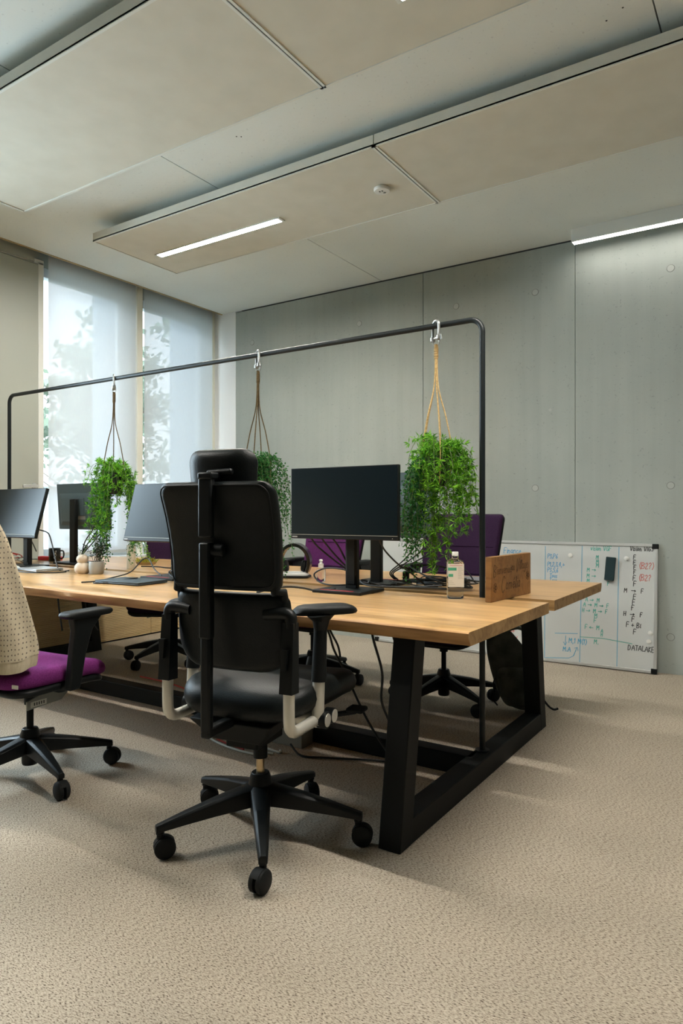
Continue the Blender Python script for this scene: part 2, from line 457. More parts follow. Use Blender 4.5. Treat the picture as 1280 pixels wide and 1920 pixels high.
def glass_mat():
    m = bpy.data.materials.new('window_glass'); m.use_nodes = True
    N = m.node_tree.nodes; L = m.node_tree.links; N.clear()
    o_ = N.new('ShaderNodeOutputMaterial'); t = N.new('ShaderNodeBsdfTransparent'); g = N.new('ShaderNodeBsdfGlossy'); mx = N.new('ShaderNodeMixShader'); f = N.new('ShaderNodeFresnel')
    t.inputs[0].default_value = (0.95, 0.97, 0.97, 1); g.inputs['Roughness'].default_value = 0.02; f.inputs[0].default_value = 1.35
    L.new(f.outputs[0], mx.inputs[0]); L.new(t.outputs[0], mx.inputs[1]); L.new(g.outputs[0], mx.inputs[2]); L.new(mx.outputs[0], o_.inputs[0])
    return m
M['glass'] = glass_mat()
def blind_mat():
    m = bpy.data.materials.new('screen_fabric'); m.use_nodes = True
    N = m.node_tree.nodes; L = m.node_tree.links; N.clear()
    o_ = N.new('ShaderNodeOutputMaterial'); t = N.new('ShaderNodeBsdfTransparent'); tl = N.new('ShaderNodeBsdfTranslucent'); df = N.new('ShaderNodeBsdfDiffuse')
    m1 = N.new('ShaderNodeMixShader'); m2 = N.new('ShaderNodeMixShader')
    df.inputs[0].default_value = (0.60, 0.62, 0.62, 1); tl.inputs[0].default_value = (0.65, 0.69, 0.72, 1)
    m1.inputs[0].default_value = 0.30
    L.new(df.outputs[0], m1.inputs[1]); L.new(tl.outputs[0], m1.inputs[2])
    # fine weave modulates how open the cloth is
    tcx = N.new('ShaderNodeTexCoord'); nz = N.new('ShaderNodeTexNoise'); nz.inputs['Scale'].default_value = 60; nz.inputs['Detail'].default_value = 2
    mp = N.new('ShaderNodeMapping'); mp.inputs['Scale'].default_value = (1, 2, 0.3)
    L.new(tcx.outputs['Object'], mp.inputs[0]); L.new(mp.outputs[0], nz.inputs['Vector'])
    mrg = N.new('ShaderNodeMapRange'); mrg.inputs['To Min'].default_value = 0.12; mrg.inputs['To Max'].default_value = 0.18
    L.new(nz.outputs['Fac'], mrg.inputs['Value']); L.new(mrg.outputs[0], m2.inputs[0])
    L.new(m1.outputs[0], m2.inputs[1]); L.new(t.outputs[0], m2.inputs[2]); L.new(m2.outputs[0], o_.inputs[0])
    return m
M['blind'] = blind_mat()
def clear_mat(name, tint, rough=0.03):
    m = mat(name, tint, rough, 0, 0.5)
    nodes(m)[2].inputs['Transmission Weight'].default_value = 1.0
    nodes(m)[2].inputs['IOR'].default_value = 1.18
    return m
M['clear'] = clear_mat('clear_plastic', (0.93, 0.97, 0.95))
M['gel'] = clear_mat('clear_gel', (0.92, 0.90, 0.92), 0.08)

def dotted():
    m = mat('dotted_knit', (0.60, 0.51, 0.36), 0.9, 0, 0.1)
    N, L, b = nodes(m)
    t = N.new('ShaderNodeTexCoord'); mp = N.new('ShaderNodeMapping'); mp.inputs['Scale'].default_value = (1, 1, 0.85)
    v = N.new('ShaderNodeTexVoronoi'); v.voronoi_dimensions = '2D'; v.inputs['Scale'].default_value = 62; v.inputs['Randomness'].default_value = 0.3
    sp = N.new('ShaderNodeSeparateXYZ'); ad = N.new('ShaderNodeMath'); ad.operation = 'ADD'; cb = N.new('ShaderNodeCombineXYZ')
    L.new(t.outputs['Object'], mp.inputs[0]); L.new(mp.outputs[0], sp.inputs[0]); L.new(sp.outputs['X'], ad.inputs[0]); L.new(sp.outputs['Y'], ad.inputs[1])
    L.new(ad.outputs[0], cb.inputs['X']); L.new(sp.outputs['Z'], cb.inputs['Y']); L.new(cb.outputs[0], v.inputs['Vector'])
    r = N.new('ShaderNodeValToRGB'); r.color_ramp.elements[0].position = 0.13; r.color_ramp.elements[0].color = (0.20, 0.17, 0.14, 1)
    r.color_ramp.elements[1].position = 0.20; r.color_ramp.elements[1].color = (0.66, 0.575, 0.42, 1)
    L.new(v.outputs['Distance'], r.inputs[0]); L.new(r.outputs[0], b.inputs['Base Color'])
    n2 = N.new('ShaderNodeTexNoise'); n2.inputs['Scale'].default_value = 300
    bp = N.new('ShaderNodeBump'); bp.inputs['Strength'].default_value = 0.2; bp.inputs['Distance'].default_value = 0.005
    L.new(t.outputs['Object'], n2.inputs['Vector']); L.new(n2.outputs['Fac'], bp.inputs['Height']); L.new(bp.outputs[0], b.inputs['Normal'])
    return m
M['dotted'] = dotted()
M['rib'] = noise_mat('ribbed_cuff', (0.56, 0.48, 0.34), (0.64, 0.56, 0.41), 120, rough=0.95, spec=0.1, stretch=(1, 1, 0.2))

# ------------------------------------------------------------------ the room
CZ = 3.09
XW = -4.85          # inner plane of the window wall
XR, YF, YB = 3.2, -2.6, 5.10

mb = MB(); mb.box(XW-0.15, XR, YF, YB, -0.1, 0.0)
tag(mb.build('floor', M['carpet'], smooth=False), kind='structure')

mb = MB()
xs = [-4.78, -2.938, -0.445, 2.05, XR]
for a, b in zip(xs[:-1], xs[1:]):
    mb.box(a+(0.003 if a > -4.7 else 0), b-0.003, YF, YB, CZ, CZ+0.06, 0)
mb.box(-4.78, XR, YF, YB+0.3, CZ+0.03, CZ+0.25, 1)
mb.box(-5.3, XR, YF, YB+0.3, CZ+0.40, CZ+0.5, 1)
for (x, y) in ((-2.45, 2.72), (-2.43, 2.735), (-0.55, 2.86), (-0.62, 2.9)):
    mb.cyl((x, y, CZ-0.001), (x, y, CZ+0.02), 0.004, n=10, mat=1)
tag(mb.build('ceiling', [M['ceil'], M['dark_gap']], smooth=False), kind='structure')

# concrete wall with joints and tie holes
mb = MB()
xs = [-4.60, -2.538, -1.308, -0.07, 1.165, XR]
for a, b in zip(xs[:-1], xs[1:]):
    mb.box(a+(0.002 if a > -4.5 else 0), b-0.002, YB, YB+0.1, 0, CZ-0.012, 0)
mb.box(-4.60, XR, YB+0.02, YB+0.25, 0, CZ, 1)
for x in (-4.39, -3.16, -2.243, -1.602, -0.675, 0.55, 1.8):
    for z in (2.755, 1.28, 0.25):
        if z < 0.3 and x not in (-0.675, 0.55, 1.8): continue
        mb.tube([(x+0.024*math.cos(a*PI/12), YB+0.0004, z+0.0235*math.sin(a*PI/12)) for a in range(24)], 0.0022, 6, 3, closed=True)
        mb.cyl((x, YB+0.01, z), (x, YB-0.002, z), 0.022, n=24, mat=2)
mb.cyl((-1.49, YB+0.01, 1.86), (-1.49, YB-0.001, 1.86), 0.011, n=16, mat=2)
tag(mb.build('wall_back', [M['concrete'], M['dark_gap'], M['plug'], M['ring_gap']], smooth=True, angle=30), kind='structure')
# white plastered return beside the window
mb = MB(); mb.box(XW-0.3, -4.60, YB-0.004, YB+0.25, 0, CZ+0.2)
tag(mb.build('trim_1', M['plaster'], smooth=False, bevel=0.003), kind='structure')
# other walls, behind the camera
mb = MB(); mb.box(XR, XR+0.2, YF, YB+0.2, 0, CZ+0.2)
tag(mb.build('wall_right', M['dark_wall'], smooth=False), kind='structure')
mb = MB(); mb.box(XW-0.3, XR+0.2, YF-0.2, YF, 0, CZ+0.2)
tag(mb.build('wall_front', M['dark_wall'], smooth=False), kind='structure')

# window wall: parapet below the sills, recess above the ceiling edge, posts between the openings
mb = MB()
mb.box(-5.15, -4.83, YF, YB, 0, 0.70)
mb.box(-5.15, -4.78, YF, YB, CZ+0.22, CZ+0.40)
mb.box(-5.15, -5.0, YF, YB, 3.06, CZ+0.40)
for a, b in ((YF, 1.06), (2.02, 3.16)):
    mb.box(-5.12, -4.90, a, b, 0.70, CZ+0.22)
tag(mb.build('wall_left', M['cream_paint'], smooth=False), kind='structure')
# oak edge where the ceiling stops before the window recess
mb = MB(); mb.box(-4.795, -4.775, YF, YB, CZ-0.004, CZ+0.05)
tag(mb.build('trim_2', M['trim_wood'], smooth=False), kind='structure')
mb = MB(); mb.box(-4.90, -4.86, 1.0, 3.10, CZ-0.06, CZ+0.22)
tag(mb.build('trim_6', M['cream_paint'], smooth=False), kind='structure')

# sill with ribbed oak cladding below
mb = MB(); mb.box(-5.02, -4.775, YF, YB-0.005, 0.70, 0.722); mb.box(-4.80, -4.773, YF, YB-0.005, 0.668, 0.702, 1)
tag(mb.build('trim_3', [M['sill'], M['clad']], bevel=0.002), kind='structure')
mb = MB()
for (a, b) in ((YF, -0.5), (-0.495, 1.84), (1.845, 4.183), (4.188, YB-0.005)):
    mb.box(-4.83, -4.805, a, b, 0.014, 0.668)
    z = 0.016
    while z < 0.66:
        mb.box(-4.806, -4.790, a+0.002, b-0.002, z, z+0.0095); z += 0.0145
tag(mb.build('trim_4', M['clad'], smooth=False), kind='structure')
mb = MB(); mb.box(-4.83, -4.81, YF, YB-0.01, 0.0, 0.013)
tag(mb.build('baseboard_left', M['dark_gap'], smooth=False), kind='structure')

# opaque vent leaf left of the blinds
vent = MB(); vent.box(-4.905, -4.865, 2.05, 3.135, 0.74, 3.02)
vo = tag(vent.build('window_1', M['cream_paint'], bevel=0.003), kind='structure')
m2 = MB(); m2.box(-4.912, -4.872, 3.139, 3.185, 0.74, 3.04); m2.box(-4.912, -4.872, 2.02, 3.185, 3.024, 3.06)
m2.build('window_frame', M['white'], vo, bevel=0.002)
hm = MB()
hm.cyl((-4.865, 3.10, 1.30), (-4.815, 3.10, 1.30), 0.012, n=12)
hm.bar((-4.82, 3.105, 1.30), (-4.82, 2.98, 1.295), 0.014, 0.024)
hm.cyl((-4.866, 3.10, 1.30), (-4.858, 3.10, 1.30), 0.024, n=16)
hm.build('window_handle', M['alu'], vo, bevel=0.003)

# glazed windows
def window(n, y0, y1):
    f = MB(); xa, xb = -5.08, -5.0
    f.box(xa, xb, y0, y0+0.05, 0.722, 3.06); f.box(xa, xb, y1-0.075, y1, 0.722, 3.06)
    f.box(xa, xb, y0+0.05, y1-0.075, 2.985, 3.06); f.box(xa, xb, y0+0.05, y1-0.075, 0.722, 0.80)
    o = tag(f.build('window_%d' % n, M['frame_alu'], bevel=0.003), kind='structure')
    g = MB(); g.box(-5.046, -5.038, y0+0.04, y1-0.065, 0.79, 2.995)
    g.build('window_pane', M['glass'], o, smooth=False)
    return o
window(2, 3.17, 4.10)
window(3, 4.16, YB-0.01)
window(4, 1.06, 2.02)
# mullion cover between the two blinds, and the side cover at the corner
mb = MB(); mb.box(-5.0, -4.87, 4.098, 4.162, 0.722, CZ+0.1); mb.box(-5.0, -4.88, 5.06, YB-0.005, 0.722, CZ+0.1)
tag(mb.build('trim_5', M['cream_lit'], bevel=0.003), kind='structure')
# facade fins outside, beside each window
mb = MB()
for y in (4.10, 5.06): mb.box(-5.50, -5.12, y, y+0.12, -1, 4.2)
tag(mb.build('wall_outside', M['fin'], smooth=False), kind='structure')

# roller blinds
for k, (a, b) in enumerate(((3.217, 4.072), (4.168, 5.036))):
    t = thing('roller_blind', ('screen roller blind in the left glazed window, behind the farthest hanging plant' if k == 0
              else 'screen roller blind in the right glazed window, next to the concrete wall corner'), 'blind', (-4.86, (a+b)/2, 0.75), 0, 'roller blinds')
    h = (b-a)/2
    m_ = MB(); m_.add([(0, -h, 0.01), (0, h, 0.01), (0, h, 2.42), (0, -h, 2.42)], [(0, 1, 2, 3)]); m_.build('blind_fabric', M['blind'], t, smooth=False)
    m_ = MB(); m_.cyl((0.012, -h, 2.44), (0.012, h, 2.44), 0.03, n=20); m_.build('roller_tube', M['blind'], t)
    m_ = MB(); m_.box(-0.006, 0.006, -h, h, 0.0, 0.025); m_.build('bottom_bar', M['alu'], t, bevel=0.002)

# suspended ceiling panels
def cpanel(name, label, x0, x1, y0, y1):
    t = thing(name, label, 'ceiling panel', ((x0+x1)/2, (y0+y1)/2, 2.95), 0, 'suspended ceiling panels')
    w, d = (x1-x0)/2, (y1-y0)/2
    m_ = MB(); m_.box(-w, w, -d, d, 0.004, 0.06); m_.build('panel_body', M['panel'], t, smooth=False)
    m_ = MB()
    for (a, b, c, e_) in ((-w, w, -d, -d+0.012), (-w, w, d-0.012, d), (-w, -w+0.012, -d, d), (w-0.012, w, -d, d)):
        m_.box(a, b, c, e_, 0.0, 0.012)
    m_.build('panel_rim', M['white'], t, smooth=False)
    m_ = MB()
    for sx in (-0.7, 0.7):
        for sy in (-0.25, 0.25): m_.cyl((sx*w, sy, 0.05), (sx*w, sy, CZ-2.95), 0.006, n=8)
    m_.build('hanger', M['steel'], t)
    return t
cpanel('ceiling_panel', 'plain near ceiling panel at the top left of the photo', -3.95, -1.703, 1.685, 2.453)
cpanel('ceiling_panel', 'near ceiling panel cut off by the top edge of the photo, right of the upper joint', -1.697, 0.55, 1.685, 2.453)
cpanel('ceiling_panel', 'ceiling panel with the lit light slot and the smoke detector', -3.99, -1.763, 2.977, 3.742)
cpanel('ceiling_panel', 'plain far ceiling panel at the right, between smoke detector and wall lamp', -1.757, 0.47, 2.977, 3.742)
cpanel('ceiling_panel', 'ceiling panel over the camera side, outside the photo', -3.95, -1.703, 0.40, 1.165)
cpanel('ceiling_panel', 'second ceiling panel over the camera side, outside the photo', -1.697, 0.55, 0.40, 1.165)

def led(label, x0, x1, y):
    t = thing('ceiling_light', label, 'light', ((x0+x1)/2, y, 2.95), 0, 'linear lights in the ceiling panels')
    w = (x1-x0)/2
    m_ = MB(); m_.box(-w, w, -0.024, 0.024, -0.002, 0.003); m_.build('diffuser', M['led'], t, smooth=False)
    m_ = MB()
    m_.box(-w-0.006, w+0.006, -0.03, -0.024, -0.003, 0.004); m_.box(-w-0.006, w+0.006, 0.024, 0.03, -0.003, 0.004)
    m_.box(-w-0.02, -w, -0.03, 0.03, -0.003, 0.004); m_.box(w, w+0.02, -0.03, 0.03, -0.003, 0.004)
    m_.build('light_frame', M['white'], t, smooth=False)
led('lit linear light recessed in the far ceiling panel', -3.80, -2.70, 3.40)
led('linear light recessed in the near ceiling panel at the top edge of the photo', -1.17, 0.35, 2.16)
led('linear light in the panel over the camera side, outside the photo', -3.80, -2.70, 0.78)

t = thing('wall_washer', 'white box-shaped linear lamp on the ceiling along the concrete wall', 'light', (-1.285, 4.90, CZ-0.09), 0)
m_ = MB(); m_.box(0, 1.9, 0, 0.075, 0.0, 0.09); m_.build('housing', M['white'], t, bevel=0.002)
m_ = MB(); m_.box(0.006, 1.894, 0.012, 0.063, -0.0012, 0.004); m_.build('diffuser', M['led_wall'], t, smooth=False)

t = thing('smoke_detector', 'round white detector on the far ceiling panel', 'smoke detector', (-1.95, 3.394, 2.95))
m_ = MB(); m_.lathe([(0.0, 0.0), (0.047, 0.0), (0.047, -0.010), (0.043, -0.016), (0.0, -0.018)], 32); m_.build('detector_body', M['white_plastic'], t)
m_ = MB(); m_.box(-0.012, -0.006, -0.014, -0.004, -0.0195, -0.017); m_.box(0.004, 0.010, -0.014, -0.004, -0.0195, -0.017); m_.build('slot', M['dark_gap'], t, smooth=False)
m_ = MB(); m_.cyl((0.008, 0.016, -0.016), (0.008, 0.016, -0.020), 0.008, n=16); m_.build('sensor', M['tag_grey'], t)

# ------------------------------------------------------------------ outside the windows
random.seed(5)
mb = MB(); mb.box(-90, -8, -40, 60, -3.4, -3.2)
tag(mb.build('ground', M['grass'], smooth=False), kind='structure')
def tree(label, loc, crown_r, crown_z, n, seed):
    rg = random.Random(seed)
    t = thing('tree', label, 'tree', loc, 0, 'trees outside the windows')
    tr = MB(); tr.tube([(0,0,0), (0.1,0.05,1.5), (0,0.1,crown_z)], [0.22,0.17,0.05], 8)
    for k in range(16):
        a = rg.uniform(0, 2*PI); z0 = rg.uniform(0.55, 0.95)*crown_z
        tr.tube([(0,0,z0), (math.cos(a)*crown_r*0.5, math.sin(a)*crown_r*0.5, z0+0.5), (math.cos(a)*crown_r*0.9, math.sin(a)*crown_r*0.9, z0+1.1)], [0.05,0.03,0.01], 5)
    tr.build('trunk', M['bark'], t)
    fo = MB()
    cl = [(rg.gauss(0,0.5)*crown_r, rg.gauss(0,0.5)*crown_r, crown_z+rg.gauss(0,0.42)*crown_r*1.1, rg.uniform(0.25,0.6)) for _ in range(70)]
    for i in range(n):
        cx, cy, cz, cr = rg.choice(cl)
        p = Vector((cx+rg.gauss(0,cr*0.6), cy+rg.gauss(0,cr*0.6), cz+rg.gauss(0,cr*0.5)))
        a = Vector((rg.gauss(0,1), rg.gauss(0,1), rg.gauss(0,1))).normalized(); b = a.orthogonal().normalized()
        s_ = rg.uniform(0.07, 0.13)
        fo.add([p-a*s_, p+b*s_*0.6, p+a*s_, p-b*s_*0.6], [(0,1,2,3)])
    fo.build('crown', M['tree_leaf'], t, smooth=False)
tree('leafy tree seen through the left blind', (-15.5, 12.1, -3.2), 1.9, 7.0, 7000, 3)
tree('leafy tree seen through the right blind', (-20.5, 22.6, -3.2), 1.6, 7.4, 4500, 8)
t = thing('low_building', 'pale low building outside, behind the trees', 'building', (-30, 22, -3.2), R(33))
m_ = MB(); m_.box(-20, 20, 0, 6, 0, 5.6); m_.build('wall', M['facade'], t, smooth=False)
m_ = MB(); m_.box(-20.3, 20.3, -0.3, 6.3, 5.6, 5.85); m_.build('roof', M['frame_alu'], t, smooth=False)

# ------------------------------------------------------------------ double bench desk
desk = thing('bench_desk', 'double oak bench desk with thick black trapezoid legs', 'desk', (0, 0, 0))
def tabletop(y0, y1, live_front, seed):
    rg = random.Random(seed)
    ph = [rg.uniform(0, 6.28) for _ in range(4)]
    def wav(x): return 0.008*math.sin(1.6*x+ph[0]) + 0.004*math.sin(3.9*x+ph[1]) + 0.002*math.sin(11*x+ph[2])
    def wav2(x): return 0.004*math.sin(9*x+ph[3]) + 0.003*math.sin(23*x+ph[1])
    x0, x1 = -4.74, -0.80
    N = 90; zt, zb = 0.74, 0.697
    mb_ = MB(); rings = []
    for i in range(N+1):
        x = x0 + (x1-x0)*i/N
        fade = min(1, (x1-x)/0.25)
        if live_front:
            yf = y0 + wav(x)*fade
            r_ = [(x, y1, zb), (x, y1, zt), (x, yf+0.10, zt), (x, yf+0.003+wav2(x)*0.6, zt), (x, yf-0.003, zt-0.004), (x, yf+wav2(x+1), zt-0.022), (x, yf+0.016, zb), (x, yf+0.10, zb)]
        else:
            yf = y1 - wav(x)*fade
            r_ = [(x, y0, zt), (x, y0, zb), (x, yf-0.10, zb), (x, yf-0.016, zb), (x, yf, zt-0.022), (x, yf+0.003, zt-0.004), (x, yf-0.003, zt), (x, yf-0.10, zt)]
        rings.append([Vector(p) for p in r_])
    n = 8
    for i in range(N):
        for j in range(n):
            k = (j+1) % n
            a = (j in (3, 4, 5)) if live_front else (j in (3, 4, 5))
            mb_.add([rings[i][j], rings[i][k], rings[i+1][k], rings[i+1][j]], [(0,1,2,3)], 1 if a else 0)
    mb_.add(rings[0], [tuple(range(n))], 2); mb_.add(rings[-1], [tuple(range(n))], 2)
    o = mb_.build('tabletop', [M['oak'], M['oak_edge'], M['oak_end']], desk, smooth=False)
    b = bmesh.new(); b.from_mesh(o.data); bmesh.ops.remove_doubles(b, verts=b.verts, dist=1e-5); bmesh.ops.recalc_face_normals(b, faces=b.faces); b.to_mesh(o.data); b.free()
    o.data.shade_smooth(); o.data.set_sharp_from_angle(angle=R(50))
    return o
tabletop(1.912, 2.722, True, 4)
tabletop(2.800, 3.630, False, 9)
def leg_frame(xc):
    w = 0.082
    for (yb, yt, s) in ((1.972, 2.078, 1), (3.462, 3.372, -1)):
        m_ = MB()
        rg = []
        for (y, z) in ((yb, 0.0), (yt, 0.692)):
            rg.append([(xc-w/2, y-0.041, z), (xc+w/2, y-0.041, z), (xc+w/2, y+0.041, z), (xc-w/2, y+0.041, z)])
        m_.loft(rg); m_.build('leg', M['black_metal'], desk, bevel=0.004)
    m_ = MB(); m_.box(xc-w/2+0.001, xc+w/2-0.001, 1.99, 3.45, 0.0, 0.085); m_.build('foot_beam', M['black_metal'], desk, bevel=0.004)
    m_ = MB(); m_.box(xc-w/2+0.001, xc+w/2-0.001, 2.04, 3.42, 0.655, 0.695)
    for y0, y1 in ((2.02, 2.32), (3.13, 3.43)): m_.box(xc-0.02, xc+0.10, y0, y1, 0.688, 0.696)
    m_.build('top_rail', M['black_metal'], desk, bevel=0.003)
leg_frame(-1.084); leg_frame(-4.62)
m_ = MB(); m_.box(-4.60, -1.10, 2.655, 2.735, 0.0, 0.085); m_.build('floor_beam', M['black_metal'], desk, bevel=0.004)
m_ = MB(); m_.box(-4.60, -1.10, 2.70, 2.74, 0.64, 0.69); m_.build('under_beam', M['black_metal'], desk, bevel=0.003)

# plant rail
rail = MB()
def corner(cx, cz, sx, r=0.055):
    return [(cx + sx*(r*math.cos(a)-r), 2.76, cz - r + r*math.sin(a)) for a in [i*PI/2/8 for i in range(9)]]
path = [(-1.094, 2.76, 0.085)] + corner(-1.094, 1.925, 1) + list(reversed(corner(-4.63, 1.925, -1))) + [(-4.63, 2.76, 0.085)]
rail.tube(path, 0.0125, 14)
for x in (-1.094, -4.63): rail.cyl((x, 2.76, 0.084), (x, 2.76, 0.090), 0.03, n=20)
tag(rail.build('plant_rail', M['rail_black']), 'black steel tube arch above the desk that carries the hanging plants', 'rail')

# ------------------------------------------------------------------ monitors
def monitor(name, label, x, y, rz, tilt=0.0, zc=1.14, logo=True, w=0.56, h=0.325):
    t = thing(name, label, 'monitor', (x, y, 0.74), rz, 'desktop monitors')
    T = Matrix.Translation((0, -0.075, zc-0.74)) @ Matrix.Rotation(-tilt, 4, 'X')
    m_ = MB()
    m_.box(-w/2, w/2, 0.0, 0.020, -h/2, h/2, 0, T)
    m_.build('monitor_frame', M['bezel'], t, bevel=0.003)
    m_ = MB()
    m_.box(-w/2+0.002, w/2-0.002, 0.0195, 0.022, -h/2+0.002, h/2-0.002, 0, T)
    m_.loft([[T @ Vector(p) for p in ((-w*0.46, 0.02, -h*0.42), (w*0.46, 0.02, -h*0.42), (w*0.46, 0.02, h*0.30), (-w*0.46, 0.02, h*0.30))],
             [T @ Vector(p) for p in ((-w*0.36, 0.045, -h*0.32), (w*0.36, 0.045, -h*0.32), (w*0.36, 0.045, h*0.18), (-w*0.36, 0.045, h*0.18))]])
    m_.box(-0.06, 0.06, 0.04, 0.058, -0.06, 0.06, 0, T)
    m_.build('monitor_housing', M['shell_back_lit'], t, bevel=0.003)
    m_ = MB(); m_.box(-w/2+0.005, w/2-0.005, -0.0015, 0.002, -h/2+0.022, h/2-0.005, 0, T); m_.build('screen', M['screen'], t, smooth=False)
    m_ = MB()
    m_.box(-w/2+0.004, w/2-0.004, -0.002, 0.001, -h/2+0.018, -h/2+0.0205, 0, T)
    if logo: m_.box(-w/2+0.008, -w/2+0.036, -0.0015, 0.001, -h/2+0.006, -h/2+0.012, 1, T)
    m_.box(w/2-0.03, w/2-0.027, -0.0015, 0.001, -h/2+0.007, -h/2+0.010, 1, T)
    m_.build('lower_bezel', [M['grey_metal'], M['tag_grey']], t, smooth=False)
    m_ = MB(); m_.box(-0.03, 0.03, 0.0, 0.028, 0.012, zc-0.74+0.05); m_.box(-0.024, 0.024, -0.004, 0.004, 0.03, 0.30)
    m_.build('stand_column', M['black_plastic'], t, bevel=0.004)
    m_ = MB(); m_.box(-0.125, 0.125, -0.13, 0.09, 0.0, 0.014); bo = m_.build('stand_base', M['black_plastic'], t, bevel=0.003)
    m_ = MB(); m_.box(-0.09, 0.08, -0.118, -0.108, 0.0138, 0.0150); m_.build('red_strip', M['red'], bo, smooth=False)
    m_ = MB()
    m_.box(-0.15, -0.10, 0.022, 0.0235, -0.14, -0.11, 0, T)
    m_.box(-0.06, 0.05, 0.0452, 0.0465, -0.09, -0.065, 0, T)
    m_.build('rear_label', M['tag_grey'], t, smooth=False)
    return t
monitor('monitor', 'black monitor facing the camera in front of the right purple chairs', -1.665, 2.615, R(1.5), 0.0, 1.140)
monitor('monitor', 'monitor on the far desk, half hidden behind the right hanging plant', -1.72, 2.955, R(180), 0.0, 1.135)
monitor('monitor', 'blue-grey screen half covered by the tall black chair back', -2.80, 2.61, R(0), R(15), 1.10)
monitor('monitor', 'blue-grey screen above the dotted cardigan at the left edge', -4.19, 2.61, R(0), R(15), 1.095)
monitor('monitor', 'monitor seen from its back between left screen and farthest hanging plant', -4.15, 2.955, R(180), R(4), 1.14)
monitor('monitor', 'monitor on the far desk hidden behind the tall black chair back', -2.74, 2.96, R(180), R(4), 1.125)

# ------------------------------------------------------------------ chairs
def caster_mb(rot):
    m_ = MB(); Z = Matrix.Rotation(rot, 4, 'Z')
    for s in (-1, 1):
        pr = [(0.0, s*0.024), (0.026, s*0.024), (0.0335, s*0.019), (0.0345, s*0.012), (0.0335, s*0.005), (0.0, s*0.004)]
        rings = [[Z @ Vector((-0.014 + r*math.cos(2*PI*i/24), y, 0.035 + r*math.sin(2*PI*i/24))) for i in range(24)] for r, y in pr]
        m_.loft(rings)
    # hood over the wheels and the stem
    hood = []
    for y in (-0.012, 0.012):
        hood.append([Z @ Vector((-0.014 + r*math.cos(a), y, 0.035 + r*math.sin(a))) for r, a in [(0.036, R(20+k*16)) for k in range(9)] + [(0.018, R(148)), (0.018, R(20))]])
    m_.loft(hood)
    m_.cyl(Z @ Vector((0, 0, 0.05)), Z @ Vector((0, 0, 0.088)), 0.011, n=12)
    return m_

def star_base(t, R0, ang0, z_hub, z_tip, seed, fat=1.0, material=None, tube_low=0.07, hub_top=0.22):
    rg = random.Random(seed)
    mt = material or M['black_plastic']
    m_ = MB()
    m_.lathe([(0.030, tube_low), (0.033, tube_low+0.01), (0.034, z_hub-0.03), (0.042, z_hub), (0.040, z_hub+0.02), (0.034, hub_top-0.01), (0.030, hub_top)], 24)
    for k in range(5):
        a = ang0 + k*2*PI/5
        Z = Matrix.Rotation(a, 4, 'Z')
        secs = []
        for q_, hw_ in ((0.02, 0.030), (0.07, 0.028), (0.16, 0.023), (0.25, 0.018), (R0-0.012, 0.014), (R0+0.014, 0.012)):
            f_ = q_/(R0+0.014)
            secs.append((q_, hw_*fat, (z_hub+0.024)*(1-f_) + (z_tip+0.002)*f_ + 0.006*math.sin(PI*f_), (z_hub-0.046)*(1-f_) + (z_tip-0.020)*f_ + 0.004*math.sin(PI*f_)))
        rings = []
        for (x, hw, zt, zb) in secs:
            rings.append([Z @ Vector(p) for p in ((x, -hw, zb), (x, -hw*1.02, zt-0.008), (x, -hw*0.6, zt), (x, hw*0.6, zt), (x, hw*1.02, zt-0.008), (x, hw, zb))])
        m_.loft(rings)
        m_.cyl(Z @ Vector((R0, 0, z_tip-0.01)), Z @ Vector((R0, 0, 0.078)), 0.014, n=12)
    bo = m_.build('star_base', mt, t, bevel=0.002)
    for k in range(5):
        a = ang0 + k*2*PI/5
        c = caster_mb(0).build('caster', M['rubber'], bo)
        c.location = (R0*math.cos(a), R0*math.sin(a), 0)
        c.rotation_euler = (0, 0, rg.uniform(0, 2*PI))
    return bo

